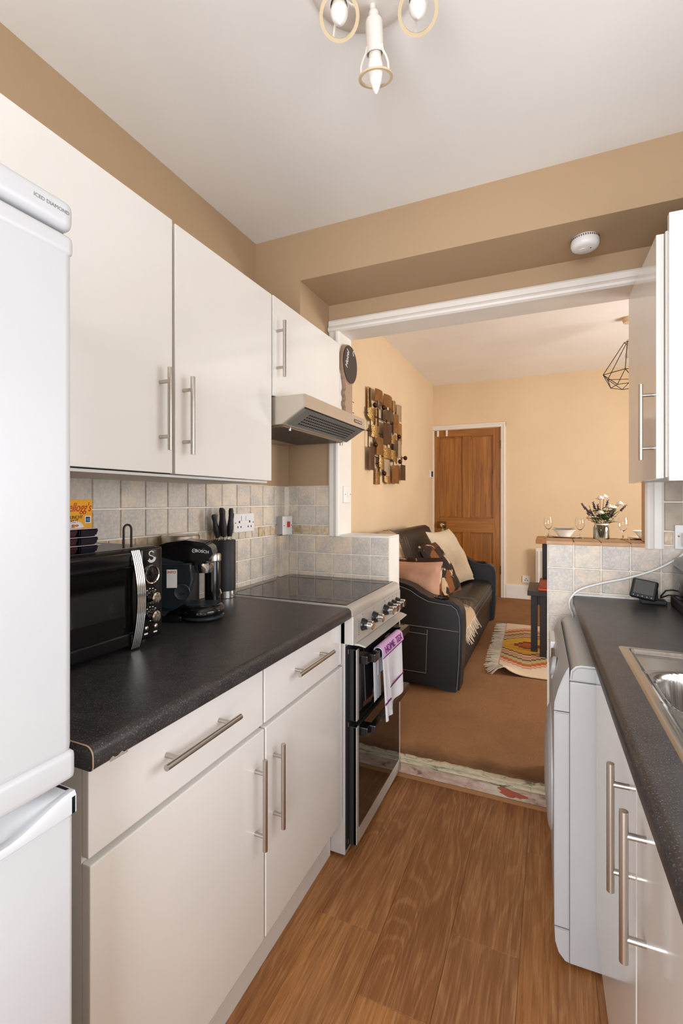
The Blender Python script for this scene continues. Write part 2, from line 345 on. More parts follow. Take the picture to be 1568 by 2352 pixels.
    def pillow(s, w, h, th, m, n=14, pinch=.06):
        t = bmesh.new(); G = []
        for side in (1, -1):
            g = []
            for i in range(n + 1):
                row = []
                for j in range(n + 1):
                    a, b = 2 * i / n - 1, 2 * j / n - 1
                    e = max(0, (1 - a * a)) ** .42 * max(0, (1 - b * b)) ** .42
                    px = a * w / 2 * (1 - pinch * (1 - abs(a)) * 0 - pinch * (1 - b * b) * abs(a)); py = b * h / 2 * (1 - pinch * (1 - a * a) * abs(b))
                    wr = .012 * math.sin(7 * a + 3 * b) * math.sin(5 * b - 2 * a) * e
                    row.append(t.verts.new((px, py, side * (e * th / 2 + wr))))
                g.append(row)
            G.append(g)
        for k, g in enumerate(G):
            for i in range(n):
                for j in range(n):
                    f = (g[i][j], g[i + 1][j], g[i + 1][j + 1], g[i][j + 1]); t.faces.new(f if k == 0 else f[::-1])
        bmesh.ops.remove_doubles(t, verts=list(t.verts), dist=1e-5)
        return s.merge(t, m)
    def obj(s, name, mat, parent=None, smooth=False, world=True):
        me = bpy.data.meshes.new(name)
        off = OFF.get(parent, Vector((0, 0, 0))) if parent is not None else Vector((0, 0, 0))
        if world and off.length: bmesh.ops.translate(s.bm, vec=-off, verts=list(s.bm.verts))
        s.bm.to_mesh(me); s.bm.free()
        me.materials.append(MT[mat] if isinstance(mat, str) else mat)
        if smooth:
            for p in me.polygons: p.use_smooth = True
            try: me.set_sharp_from_angle(angle=R(smooth if smooth is not True else 40))
            except Exception: pass
        o = bpy.data.objects.new(name, me); COL.objects.link(o)
        if parent is not None: o.parent = parent; OFF[o] = off if world else Vector((0, 0, 0))
        else: OFF[o] = Vector((0, 0, 0))
        return o

def split_objs(mb, name, mat, parent=None, smooth=False):
    """every loose piece of mb becomes a part of its own"""
    bm = mb.bm; bm.verts.ensure_lookup_table(); seen = set(); out = []
    for v in bm.verts:
        if v in seen: continue
        st, isl = [v], set()
        while st:
            q = st.pop()
            if q in isl: continue
            isl.add(q); st += [e.other_vert(q) for e in q.link_edges]
        seen |= isl; nb = MB(); mp = {q: nb.bm.verts.new(q.co) for q in isl}
        for f in {f for q in isl for f in q.link_faces}: nb.bm.faces.new([mp[q] for q in f.verts])
        out.append(nb.obj(name, mat, parent, smooth=smooth))
    bm.free(); return out
MB.objs = lambda s, name, mat, parent=None, smooth=False: split_objs(s, name, mat, parent, smooth)
def tag(o, label, cat, group=None):
    o['label'] = label; o['category'] = cat
    if group: o['group'] = group
    return o
def thing(name, label, cat, loc=(0, 0, 0), group=None, rotz=0, local=False):
    o = bpy.data.objects.new(name, None); COL.objects.link(o); o.empty_display_size = .05
    o.location = loc; o.rotation_euler = (0, 0, rotz); OFF[o] = Vector((0, 0, 0)) if local else Vector(loc)
    return tag(o, label, cat, group)
def struct(name, mb, mat, smooth=False, label=None):
    o = mb.obj(name, mat, smooth=smooth); o['kind'] = 'structure'
    if label: o['label'] = label
    return o
def single(name, mb, mat, label, cat, loc, group=None, smooth=True):
    """one-mesh thing with its origin at its base"""
    bmesh.ops.translate(mb.bm, vec=-Vector(loc), verts=list(mb.bm.verts))
    o = mb.obj(name, mat, smooth=smooth); o.location = loc; OFF[o] = Vector(loc); return tag(o, label, cat, group)
def B(*a, **k): return MB().box(*a, **k)
def text(body, c, right, up, size, mat, parent, name='lettering', depth=.0006, shear=0, xs=1.0, align='CENTER'):
    cu = bpy.data.curves.new('txt', 'FONT'); cu.body = body; cu.size = size; cu.align_x = align; cu.align_y = 'CENTER'; cu.extrude = depth; cu.shear = shear
    cu.resolution_u = 3
    to = bpy.data.objects.new('txt', cu); COL.objects.link(to)
    me = bpy.data.meshes.new_from_object(to.evaluated_get(bpy.context.evaluated_depsgraph_get()))
    bpy.data.objects.remove(to); bpy.data.curves.remove(cu)
    r, u = Vector(right).normalized(), Vector(up).normalized(); nrm = r.cross(u)
    m = Matrix(((r.x * xs, u.x, nrm.x, c[0]), (r.y * xs, u.y, nrm.y, c[1]), (r.z * xs, u.z, nrm.z, c[2]), (0, 0, 0, 1)))
    b = MB(); b.bm.from_mesh(me); bpy.data.meshes.remove(me); bmesh.ops.transform(b.bm, matrix=m, verts=list(b.bm.verts))
    return b.obj(name, mat, parent)
def frame_m(c, x, y):
    x = Vector(x).normalized(); y = Vector(y); y = (y - x * y.dot(x)).normalized(); z = x.cross(y)
    return Matrix(((x.x, y.x, z.x, c[0]), (x.y, y.y, z.y, c[1]), (x.z, y.z, z.z, c[2]), (0, 0, 0, 1)))

# ------------------------------------------------------------------ key dimensions
XL, XR, YB, ZC = -1.245, 0.72, 2.12, 2.465          # kitchen walls and ceiling
YW = 2.265                                           # far side of the dividing wall
ZL, LXL, LXR, LYF, LZC = 0.11, -1.383, 2.40, 6.0, 2.755   # living room
YN = -1.25                                           # wall behind the camera

# ------------------------------------------------------------------ kitchen floor
fl = struct('floor', B(XL, XR, YN, YB, -.05, -.004), 'cement', label='oak effect plank floor of the kitchen')
rows = [(-.84, []), (-.65, [1.311, .09]), (-.46, [1.133, -.09]), (-.27, [1.402, .18]), (-.08, [1.84, .62, -.6]), (.11, [1.2]), (.30, [.6]), (.49, [1.0])]
for x0, js in rows:
    ys = [YB - .001] + [j for j in js] + [YN + .01]
    for a, b in zip(ys, ys[1:]):
        B(x0 + .0003, min(x0 + .19, XR) - .0003, b + .0003, a - .0003, -.004, 0, bev=.0005, seg=1).obj('plank', 'plank', fl)

# ------------------------------------------------------------------ shell
kitchen_ceiling = struct('ceiling', B(XL - .1, XR + .1, YN - .1, YB, ZC, ZC + .1), 'kceil', label='white painted kitchen ceiling')
wl = struct('wall_left', B(XL - .12, XL, YN, YB + .01, -.05, ZC), 'kwall', label='beige kitchen wall with stone tiled splashback')
# right wall with the window over the sink
wr = MB(); wy0, wy1, wz0, wz1 = .25, 1.45, .96, 1.86
wr.box(XR, XR + .12, YN, wy0, -.05, ZC); wr.box(XR, XR + .12, wy1, YB, -.05, ZC)
wr.box(XR, XR + .12, wy0, wy1, -.05, wz0); wr.box(XR, XR + .12, wy0, wy1, wz1, ZC)
struct('wall_right', wr, 'kwall')
wf = MB(); wf.box(XR + .05, XR + .11, wy0, wy0 + .05, wz0, wz1); wf.box(XR + .05, XR + .11, wy1 - .05, wy1, wz0, wz1)
wf.box(XR + .05, XR + .11, wy0 + .05, wy1 - .05, wz0, wz0 + .05); wf.box(XR + .05, XR + .11, wy0 + .05, wy1 - .05, wz1 - .05, wz1); wf.box(XR + .05, XR + .11, .83, .87, wz0 + .05, wz1 - .05)
struct('window_1', wf, 'windowframe', label='white kitchen window over the sink')
# wall behind the camera with an unseen opening added for the fill light
wb = MB(); wb.box(XL, -.75, YN - .12, YN, -.05, ZC); wb.box(.45, XR, YN - .12, YN, -.05, ZC); wb.box(-.75, .45, YN - .12, YN, 2.08, ZC); wb.box(-.75, .45, YN - .12, YN, -.05, .10)

struct('wall_front', wb, 'kwall')
# dividing wall: half walls, pier, lintel
wk = MB()
wk.box(LXL - .1, -.695, YB, YW, -.05, 1.105); wk.box(LXL - .1, -.955, YB, YW, 1.105, LZC)
wk.box(-.955, .342, YB, YW, 2.118, LZC); wk.box(.342, XR + .12, YB, YW, 1.100, LZC); wk.box(-.013, XR + .12, YB, YW, -.05, 1.100)
wk.box(XR + .12, LXR, YB, YW, -.05, LZC)
wback = struct('wall_back', wk, 'kwall', label='wall between kitchen and living room with wide opening')
struct('wall_end', B(-.695, -.6935, YB + .001, YW, ZL, 1.104), 'plaster', label='white plastered end of the left half wall')
struct('wall_end_right', B(-.0145, -.013, YB + .001, YW, ZL, 1.100), 'plaster', label='plastered end of the right half wall')
# beam and nib in front of the opening
bm_ = MB(); bm_.box(XL, XR, 1.823, YB, 2.252, ZC); bm_.box(XL, -1.012, 1.823, YB, 2.06, 2.252)
struct('ceiling_beam', bm_, 'kwall', label='beige boxed beam above the opening')
# opening lining and architraves
struct('trim_1', B(-.955, -.953, YB, YW, 1.105, 2.118), 'white', label='white painted left reveal of the opening')
struct('trim_2', B(-.953, .340, YB, YW, 2.1155, 2.118), 'white', label='white painted underside of the opening')
struct('trim_3', B(.3395, .342, YB, YW, 1.118, 2.1155), plain('bare_plaster_reveal', rgb(206, 172, 134), .7, vary=.1), label='bare plaster right reveal of the opening')
def arch(prof_w, t0):  # moulded section: list of (across, proud)
    return [(0, 0), (0, .012), (.008, .016), (.030, .016), (.036, .022), (.046, .026), (.054, .022), (.060, .012), (.060, 0)]
sec = arch(.06, .02)
lb = MB(); lb.prism([(-1.008 + a, YB - p) for a, p in sec], 'z', 1.105, 2.1125); struct('trim_4', lb, 'white', label='white moulded left architrave')
tb = MB(); tb.prism([(YB - p, 2.172 - a) for a, p in sec], 'x', -1.008, .385); struct('trim_5', tb, 'white', label='white moulded architrave across the top of the opening')
rb = MB(); rb.prism([(.388 - a, YB - p) for a, p in sec], 'z', 1.098, 2.1125); struct('trim_6', rb, 'white', label='white moulded right architrave')
# left half wall capping
struct('trim_7', B(-.955, -.694, YB - .006, YW, 1.105, 1.112), 'plaster', label='thin plaster capping of the left half wall')

# ---- tiles on left wall (10 cm grid), mosaic border, and on the half walls
G = .0026
def tile_x(x, y0, y1, z0, z1, parent, mat='tile', jit=True):      # tile on a wall facing +x
    j = random.uniform(-.0008, .0008) if jit else 0
    B(x, x + .007 + j, y0 + G, y1 - G, z0 + G, z1 - G, bev=.0018, seg=1).obj('tile' if mat == 'tile' else 'mosaic_tile', mat, parent)
def tile_y(y, x0, x1, z0, z1, parent, mat='tile'):                # tile on a wall facing -y
    j = random.uniform(-.0008, .0008)
    B(x0 + G, x1 - G, y - .007 - j, y, z0 + G, z1 - G, bev=.0018, seg=1).obj('tile' if mat == 'tile' else 'mosaic_tile', mat, parent)
grl = B(XL, XL + .004, .40, YB, .88, 1.352).obj('grout_bed', 'grout', wl)
ycols = [.468 + .1 * k for k in range(17)]
zrows = [(1.352, 1.254), (1.254, 1.160), (1.110, 1.017), (1.017, .921), (.921, .898)]
for a, b in zip(ycols, ycols[1:]):
    for z1, z0 in zrows: tile_x(XL + .003, a, min(b, YB - .008), z0, z1, wl)
for k in range(32):
    a = .468 + .0505 * k; tile_x(XL + .003, a, min(a + .0505, YB - .008), 1.110, 1.160, wl, 'mosaic')
B(XL + .002, XL + .030, 1.99, 2.065, .905, 1.108, bev=.003).obj('conduit_boxing', 'tile', wl)
grb = MB(); grb.box(XL, -.695, YB - .004, YB, .88, 1.105); grb.box(XL, -.995, YB - .004, YB, 1.105, 1.355); grb.obj('grout_bed', 'grout', wback)
xc = [-1.237, -1.184, -1.084, -.987, -.886, -.788, -.694]
for i, (a, b) in enumerate(zip(xc, xc[1:])):
    for z1, z0 in ((1.018 + .087, 1.018), (1.018, .921), (.921, .880)): tile_y(YB - .003, a, b, z0, z1, wback)
for a, b in ((-1.237, -1.184), (-1.184, -1.084), (-1.084, -1.010)):
    for z1, z0 in ((1.355, 1.256), (1.256, 1.157)): tile_y(YB - .003, a, b, z0, z1, wback)
for a, b in ((-1.237, -1.21), (-1.21, -1.158), (-1.158, -1.107), (-1.107, -1.056), (-1.056, -1.010)): tile_y(YB - .003, a, b, 1.107, 1.157, wback, 'mosaic')
B(-.013, XR, YB - .004, YB, .30, 1.112).obj('grout_bed', 'grout', wback)
xr = [-.013, .084, .181, .281, .380, .480, .580, .680]
for a, b in zip(xr, xr[1:]):
    for z1, z0 in ((1.112, 1.007), (1.007, .913), (.913, .814), (.814, .714), (.714, .614)): tile_y(YB - .003, a, b, z0, z1, wback)
B(.388, XR, YB - .003, YB, 1.112, 1.40).obj('grout_bed', 'grout', wback)
tile_y(YB - .002, .388, .42, 1.112, 1.165, wback, 'mosaic')
brt = plain('brown_stone_tile', rgb(172, 156, 136), .5, vary=.16, scale=16, rand=True)
for a, b in ((.388, .45), (.45, .60), (.60, XR)):
    for z0, z1 in ((1.165, 1.275), (1.275, 1.40)): B(a + G, b - G, YB - .008, YB - .002, z0 + G, z1 - G, bev=.002, seg=1).obj('tile', brt, wback)
# ledge tiles on top of the right half wall
for a, b in zip([-.02, .084, .181, .281], [.084, .181, .281, .342]):
    B(a + .0015, b - .0015, YB - .012, YW + .01, 1.1005, 1.116, bev=.003, seg=2).obj('ledge_tile', 'ledge', wback)

# ---- step up into the living room
stp = struct('trim_8', B(-.695, -.013, YB - .001, YB + .02, 0, .096), 'step', label='worn plaster step riser under the carpet')
g = MB(); rnd = random.Random(3)
g.prism([(YB - .004, .0), (YB - .014, .0), (YB - .014, .006), (YB - .006, .012), (YB - .002, .012)], 'x', -.695, -.013); g.obj('edge_strip', 'strip', stp)
rowsg = []
for k in range(60):
    x = -.695 + .682 * k / 59; q = .0012 * math.sin(k * .9) + .0025 * math.sin(k * .23 + 1) + rnd.uniform(-.0012, .0012)
    rowsg.append([(x, YB - .001, .056 + q * .4), (x, YB - .009 + q * .4, .060 + q * .3), (x, YB - .014, .070), (x, YB - .010 - q * .3, .078), (x, YB - .004, .081), (x, YB - .012 + q, .086), (x, YB - .012 + q, .097 + q), (x, YB + .012, .100 + q)])
MB().sheet(rowsg).obj('flaking_moulding', 'flaking', stp, smooth=True)
brk = MB(); pts = []
for k in range(18):
    a = 2 * math.pi * k / 18; rr = 1 + .25 * math.sin(3 * a + 1) + .12 * math.sin(7 * a)
    pts.append((-.155 + .055 * rr * math.cos(a) + .0, .036 + .015 * rr * math.sin(a) - .10 * (.055 * rr * math.cos(a))))
brk.prism(pts, 'y', YB - .004, YB, bev=0); brk.obj('brick_patch', 'brick', stp)

# ------------------------------------------------------------------ living room shell
cp = MB(); gx = []
for j in range(41):
    y = 2.128 + (LYF - 2.128) * (j / 40) ** 2
    zz = ZL - (.010 if j == 0 else (.003 if j == 1 else 0))
    gx.append([(x, y + (.004 * math.sin(x * 23) if j < 2 else 0), zz) for x in [LXL + (LXR - LXL) * i / 60 for i in range(61)]])
gx.insert(0, [(p[0], p[1] - .001, .094 + .004 * math.sin(p[0] * 31)) for p in gx[0]])
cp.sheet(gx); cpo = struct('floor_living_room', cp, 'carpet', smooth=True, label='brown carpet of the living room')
B(LXL, LXR, YW, LYF, -.05, ZL - .012).obj('screed', 'cement', cpo)
struct('ceiling_living_room', B(LXL - .1, LXR + .1, YB, LYF + .1, LZC, LZC + .1), 'lceil', label='cream living room ceiling')
struct('wall_left_living_room', B(LXL - .12, LXL, YB + .01, LYF, -.05, LZC), 'lwall', label='cream living room wall behind the sofa')
dxa, dxb, dz1 = -1.366, -.560, 2.174
wfz = MB(); wfz.box(LXL - .12, dxa, LYF, LYF + .12, -.05, LZC); wfz.box(dxb, LXR + .12, LYF, LYF + .12, -.05, LZC); wfz.box(dxa, dxb, LYF, LYF + .12, dz1, LZC)
struct('wall_far_living_room', wfz, 'lwall', label='cream far wall of the living room')
ly0, ly1, lz0, lz1 = 2.9, 4.5, .95, 1.95
wq = MB(); wq.box(LXR, LXR + .12, YB, ly0, -.05, LZC); wq.box(LXR, LXR + .12, ly1, LYF, -.05, LZC); wq.box(LXR, LXR + .12, ly0, ly1, -.05, lz0); wq.box(LXR, LXR + .12, ly0, ly1, lz1, LZC)
struct('wall_right_living_room', wq, 'lwall')
struct('baseboard_far', B(-.498, LXR, LYF - .016, LYF, ZL, ZL + .165, bev=.004), 'skirting', label='white skirting board on the far wall')
# pine door in its frame
dr = thing('door_1', 'dark pine four panel door at the far end', 'door', ((dxa + dxb) / 2, LYF, ZL)); dr['kind'] = 'structure'; del dr['category']
yd0, yd1 = LYF + .004, LYF + .044
st_, mu0, mu1 = .072, -1.011, -.915
for a, b, c, d in ((dxa, dxa + st_, ZL + .005, dz1), (dxb - .088, dxb, ZL + .005, dz1), (mu0, mu1, 1.068, 2.085), (mu0, mu1, .30, .885)):
    B(a, b, yd0, yd1, c, d, bev=.002, seg=1).obj('stile', 'pine', dr)
rail = m_pine('pine_rail'); 
for nd in rail.node_tree.nodes:
    if nd.type == 'MAPPING': s_ = nd.inputs['Scale'].default_value; nd.inputs['Scale'].default_value = (s_[2], s_[1], s_[0])
for c, d in ((2.085, dz1), (.885, 1.068), (ZL + .005, .30)):
    B(dxa + st_, dxb - .088, yd0, yd1, c, d, bev=.002, seg=1).obj('rail', rail, dr)
for a, b in ((dxa + st_, mu0), (mu1, dxb - .088)):
    for c, d in ((1.068, 2.085), (.30, .885)):
        p = B(a, b, yd0 + .018, yd1 - .012, c, d).obj('panel', 'pine', dr)
        mo = MB(); e = .012
        for q in ((a, a + e, c, d), (b - e, b, c, d), (a, b, c, c + e), (a, b, d - e, d)): mo.box(q[0], q[1], yd0 + .006, yd0 + .02, q[2], q[3], bev=.003, seg=1)
        mo.obj('bead', 'pine', p)
rl = B(-1.330, -1.215, yd0 - .016, yd0, .93, 1.015, bev=.004).obj('rim_lock', 'brass', dr)
kb = MB(); kb.lathe([(0, 0), (.012, 0), (.010, .012), (.012, .018), (.026, .026), (.030, .038), (.022, .050), (0, .054)], (-1.255, yd0 - .016, .972), axis=(0, -1, 0)); kb.obj('knob', 'chrome', dr, smooth=True)
kt = MB(); kt.ball((-1.252, yd0 - .05, .885), .03, (.55, .2, 1.3)); kt.tube([(-1.252, yd0 - .045, .96), (-1.252, yd0 - .05, .92)], .003); kt.obj('key_tag', 'mint', dr, smooth=True)
for z in (1.965, .435):
    B(-.566, -.545, yd0 - .012, yd0 + .004, z - .05, z + .05, bev=.003).obj('hinge', 'brass', dr)
for x in (-1.318, -1.206):
    hk = MB(); hk.box(x - .012, x + .012, yd0 - .022, yd0 - .001, 2.115, 2.172, bev=.004); hk.box(x - .012, x + .012, yd0 - .03, yd0 - .001, 2.095, 2.118, bev=.006)
    hk.obj('over_door_hook', 'pvc', dr)
sec2 = [(0, 0), (0, .02), (.02, .024), (.03, .018), (.05, .016), (.055, .006), (.055, 0)]
fr = MB(); fr.prism([(dxb + .055 + .005 - a, LYF - p) for a, p in sec2], 'z', ZL, dz1 + .058); fr.prism([(LYF - p, dz1 + .058 - a) for a, p in sec2], 'x', -1.383, dxb + .06); fr.box(-1.383, dxa, LYF - .015, LYF, ZL, dz1)
struct('trim_9', fr, 'white', label='white moulded frame of the pine door')
struct('door_hall_void', B(dxa - .05, dxb + .05, LYF + .10, LYF + .12, 0, dz1 + .05), 'cement')
# living room window and its blind (daylight comes in under it)
wn = MB(); wn.box(LXR + .04, LXR + .10, ly0, ly0 + .06, lz0, lz1); wn.box(LXR + .04, LXR + .10, ly1 - .06, ly1, lz0, lz1); wn.box(LXR + .04, LXR + .10, ly0, ly1, lz0, lz0 + .06); wn.box(LXR + .04, LXR + .10, ly0, ly1, lz1 - .06, lz1)
struct('window_2', wn, 'windowframe', label='white living room window')
# ------------------------------------------------------------------ bar handles
def bar_handle(parent, a, b, base_dir, off, r=.0062, inset=.035, name='handle', mat='steel'):
    a, b, n = Vector(a), Vector(b), Vector(base_dir)
    d = (b - a).normalized(); h = MB(); h.cyl(a, b, r, n=18)
    for p in (a + d * inset, b - d * inset): h.cyl(p, p + n * off, r * .8, n=14)
    return h.obj(name, mat, parent, smooth=True)

# ------------------------------------------------------------------ fridge freezer
def sstep_(a, b, t): t = max(0, min(1, (t - a) / (b - a))); return t * t * (3 - 2 * t)
fx, fy0, fy1 = -.600, -.115, .441
f = thing('fridge_freezer', 'tall white fridge freezer beside the dark worktop', 'fridge', (-.90, .16, 0))
B(-1.20, fx - .052, fy0, fy1 - .004, .03, 1.64, bev=.006).obj('cabinet', 'fridge', f)
B(-1.21, fx + .004, fy0 - .002, fy1, 1.646, 1.686, bev=.014, seg=4).obj('top_panel', 'fridge', f, smooth=True)
B(-1.15, fx - .012, fy0 + .004, fy1 - .006, 1.62, 1.650).obj('gasket', 'fridge_grey', f)
text('ICED DIAMOND', (fx + .0042, .408, 1.668), (0, 1, 0), (0, 0, 1), .0068, 'greyprint', f, xs=.98, depth=.0002)
ud = B(fx - .05, fx, fy0, fy1, .935, 1.635, bev=.012, seg=3).obj('upper_door', 'fridge', f, smooth=True)
B(fx - .05, fx + .0025, fy0 - .001, fy1 + .001, 1.612, 1.641, bev=.010, seg=3).obj('door_cap', 'fridge', ud, smooth=True)
B(fx - .05, fx + .004, fy0 - .001, fy1 + .002, .900, .940, bev=.009, seg=3).obj('door_foot', 'fridge', ud, smooth=True)
ld = B(fx - .05, fx, fy0, fy1, .06, .851, bev=.006, seg=3).obj('lower_door', 'fridge', f, smooth=True)
# scooped grip at the head of the lower door
gr = []
for i in range(41):
    t = i / 40; y = fy0 + (fy1 - fy0) * t
    dip = sstep_(0, 1, min(1, min(t, 1 - t) / .16)) if True else 0
    zl = .882 - .020 * dip
    gr.append([(fx - .045, y, .852), (fx + .004, y, .853), (fx + .004, y, zl - .006), (fx + .001, y, zl), (fx - .006, y, zl + .001), (fx - .006 - .010 * dip, y, zl + .001 - .004 * dip), (fx - .006 - .022 * dip, y, zl + .004 * dip), (fx - .008 - .030 * dip, y, zl + .020 * dip), (fx - .046, y, zl + .026 * dip)])
MB().sheet(gr).obj('grip', 'fridge', ld, smooth=50)
for y in (fy0, fy1): MB().prism([(fx - .045, .852), (fx + .004, .853), (fx + .004, .876), (fx + .001, .882), (fx - .045, .882)], 'y', y - (.0015 if y == fy0 else .005), y + (.005 if y == fy0 else .0015)).obj('grip_end', 'fridge', ld)
B(fx - .05, fx - .046, fy0 + .002, fy1 - .003, .82, .93).obj('grip_recess', 'fridge_grey', f)
B(fx - .06, fx - .048, fy0 + .004, fy1 - .005, .05, 1.63).obj('seal', 'fridge_grey', f)
B(-1.18, fx - .05, fy0 + .01, fy1 - .01, 0, .035).obj('base', 'fridge_grey', f)

# ------------------------------------------------------------------ left wall cabinets
cx = -.925
def wall_cab(y0, y1, z0, z1, label, hy, hz0, hz1, doorz0=None):
    t = thing('wall_cabinet', label, 'cabinet', (-1.09, (y0 + y1) / 2, z0), 'cream wall cabinets on the left')
    c = MB(); c.box(XL + .001, cx - .021, y0 + .001, y1 - .001, z0 + .006, z1 - .003); c.obj('carcass', 'carcass', t)
    d = B(cx - .02, cx, y0 + .0025, y1 - .0025, z0 if doorz0 is None else doorz0, z1, bev=.002).obj('door', 'cream', t)
    bar_handle(d, (cx + .034, hy, hz0), (cx + .034, hy, hz1), (-1, 0, 0), .034)
    return t
wall_cab(.466, .968, 1.353, 2.031, 'cream wall cabinet nearest the fridge, handle on its right edge', .922, 1.41, 1.622)
wall_cab(.974, 1.457, 1.352, 2.028, 'cream wall cabinet next to the cooker hood, handle on its left edge', 1.006, 1.406, 1.618)
wall_cab(1.462, 2.055, 1.664, 2.031, 'short cream wall cabinet above the cooker hood', 1.477 + .012, 1.735, 1.941)
B(-1.24, -.945, .47, 1.455, 1.344, 1.351).obj('light_pelmet', 'carcass').name
o = bpy.data.objects['light_pelmet']; tag(o, 'pale strip under the left wall cabinets', 'strip')

# ------------------------------------------------------------------ left base cabinets
dxp = -.680
def base_cab(y0, y1, label, hA, hD):
    t = thing('base_cabinet', label, 'cabinet', (-.95, (y0 + y1) / 2, 0), 'cream base cabinets on the left')
    B(-1.235, dxp - .021, y0 + .002, y1 - .002, .13, .862).obj('carcass', 'carcass', t)
    dw = B(dxp - .02, dxp - .004, y0 + .002, y1 - .002, .698, .858, bev=.0025).obj('drawer', 'cream', t)
    bar_handle(dw, (dxp + .030, hA[0], .785), (dxp + .030, hA[1], .785), (-1, 0, 0), .034)
    d = B(dxp - .02, dxp, y0 + .002, y1 - .002, .140, .688, bev=.0025).obj('door', 'cream', t)
    bar_handle(d, (dxp + .030, hD, .407), (dxp + .030, hD, .633), (-1, 0, 0), .030)
    return t
base_cab(.527, 1.036, 'cream base cabinet with drawer next to the fridge', (.663, .892), .993)
base_cab(1.040, 1.536, 'cream base cabinet with drawer next to the cooker', (1.169, 1.40), 1.080)
single('plinth', B(-.742, -.728, .527, 1.536, 0, .135), 'carcass', 'white plinth board under the left base cabinets', 'plinth', (-.735, 1.03, 0), smooth=False)

# ------------------------------------------------------------------ left worktop (rolled front edge)
def rolled(x_back, x_front, z1, th, sgn):
    r = .016; pts = [(x_back, z1 - th), (x_back, z1)]
    for k in range(7):
        a = R(90 - 15 * k); pts.append((x_front - sgn * r + sgn * r * math.cos(a), z1 - r + r * math.sin(a)))
    for k in range(4):
        a = R(-30 * k); q = .008; pts.append((x_front - sgn * q + sgn * q * math.cos(a), z1 - th + q + q * math.sin(a)))
    return pts
wt = thing('worktop', 'speckled black laminate worktop on the left base cabinets', 'worktop', (-.94, 1.0, .862))
MB().prism(rolled(XL + .002, -.643, .900, .038, 1), 'y', .507, 1.528).obj('slab', 'worktop', wt, smooth=30)
edge = [(p[0] * 1.0, p[1]) for p in rolled(XL + .05, -.6425, .9004, .0385, 1)]
MB().prism(edge, 'y', .504, .5068).obj('end_strip', 'worktop', wt)
ln = MB(); ln.tube([(-.72, .5045, .9006)] + [(p[0] + .0004, .5045, p[1] + .0004) for p in rolled(XL + .05, -.6425, .9004, .0385, 1)[2:11]], .0010, 6); ln.obj('edge_line', plain('raw_chipboard_edge', rgb(190, 160, 130), .8), wt)
ch = MB(); ch.sheet([[(-.6424, .535 + .035 * k / 6, .8625), (-.6424, .535 + .035 * k / 6, .8675 + .003 * math.sin(k * 2.1))] for k in range(7)]); ch.obj('edge_chip', plain('chipped_laminate', rgb(150, 142, 134), .8), wt)

# ------------------------------------------------------------------ cooker
ky0, ky1, kx = 1.540, 2.108, -.640
k = thing('cooker', 'silver freestanding electric cooker with black glass hob', 'cooker', (-.92, 1.82, 0))
B(-1.225, -.672, ky0, ky1, .012, .868, bev=.002).obj('body', 'cooker', k)
B(-1.22, -.69, ky0 + .02, ky1 - .02, 0, .014).obj('feet', 'blackm', k)
hb = MB(); hb.prism([(-1.225, .868), (-1.225, .903), (-.668, .903), (-.652, .899), (-.643, .889), (kx - .002, .872), (kx - .002, .868)], 'y', ky0 - .003, ky1, bev=.003)
hobt = hb.obj('hob_surround', 'cooker', k, smooth=40)
B(-1.205, -.672, ky0 + .012, ky1 - .012, .9025, .9055, bev=.001).obj('hob_glass', 'hobglass', k)
pn = B(-.69, kx, ky0, ky1, .766, .8675, bev=.002).obj('control_panel', 'cooker', k)
for i, y in enumerate((1.632, 1.750, 1.885, 1.940, 1.992, 2.046)):
    kk = MB(); kk.lathe([(0, 0), (.0235, 0), (.0235, .004), (.0215, .007), (.0185, .018), (.016, .024), (.016, .030), (0, .030)], (kx, y, .820), axis=(1, 0, 0), n=24)
    ko = kk.obj('knob', 'black', pn, smooth=35)
    kc = MB(); kc.lathe([(.0168, .018), (.0165, .040), (.014, .0425), (0, .0425)], (kx, y, .820), axis=(1, 0, 0), n=24); kc.obj('knob_cap', 'chrome', ko, smooth=35)
    mk = MB(); mk.box(kx, kx + .0006, y - .0008, y + .0008, .853, .861); mk.box(kx, kx + .0006, y - .001, y + .001, .846, .848)
    if i == 0: [mk.box(kx, kx + .0006, y - .040, y - .037, .79 + .008 * q, .793 + .008 * q) for q in range(7)]
    mk.obj('mark', 'blackprint', pn)['kind'] = 'stuff'
lp = MB(); lp.prism([(kx - .02, .766), (kx + .012, .764), (kx + .034, .757), (kx + .034, .753), (kx + .010, .757), (kx - .02, .757)], 'y', ky0 + .03, ky1 - .01, bev=.001); lp.obj('heat_deflector', 'cooker', k)
B(-.69, -.668, ky0 + .004, ky1 - .004, .03, .756).obj('door_recess', 'dark', k)
def oven_door(z0, z1, hz, nm):
    d = B(-.668, kx, ky0 + .030, ky1 - .002, z0, z1, bev=.002).obj(nm, 'blackm', k)
    fr = MB()
    fr.box(kx - .014, kx + .001, ky0 + .030, ky0 + .052, z0, z1, bev=.003); fr.box(kx - .014, kx + .001, ky1 - .022, ky1 - .002, z0, z1, bev=.003)
    if nm == 'main_oven_door': fr.box(kx - .014, kx + .001, ky0 + .052, ky1 - .022, z0, z0 + .055, bev=.002)
    fr.objs('frame_bar', 'cooker', d)
    zz = z0 + (.055 if nm == 'main_oven_door' else .0)
    B(kx - .002, kx + .002, ky0 + .052, ky1 - .022, zz, z1 - .002, bev=.001).obj('door_glass', 'ovenglass', d)
    h = MB(); h.box(kx + .028, kx + .052, ky0 + .085, ky1 - .028, hz - .015, hz + .015, bev=.003)
    h.box(kx, kx + .030, ky0 + .062, ky0 + .115, hz - .018, hz + .012, bev=.003); h.box(kx, kx + .030, ky1 - .075, ky1 - .028, hz - .018, hz + .012, bev=.003)
    h.obj('handle', 'black', d)
    return d
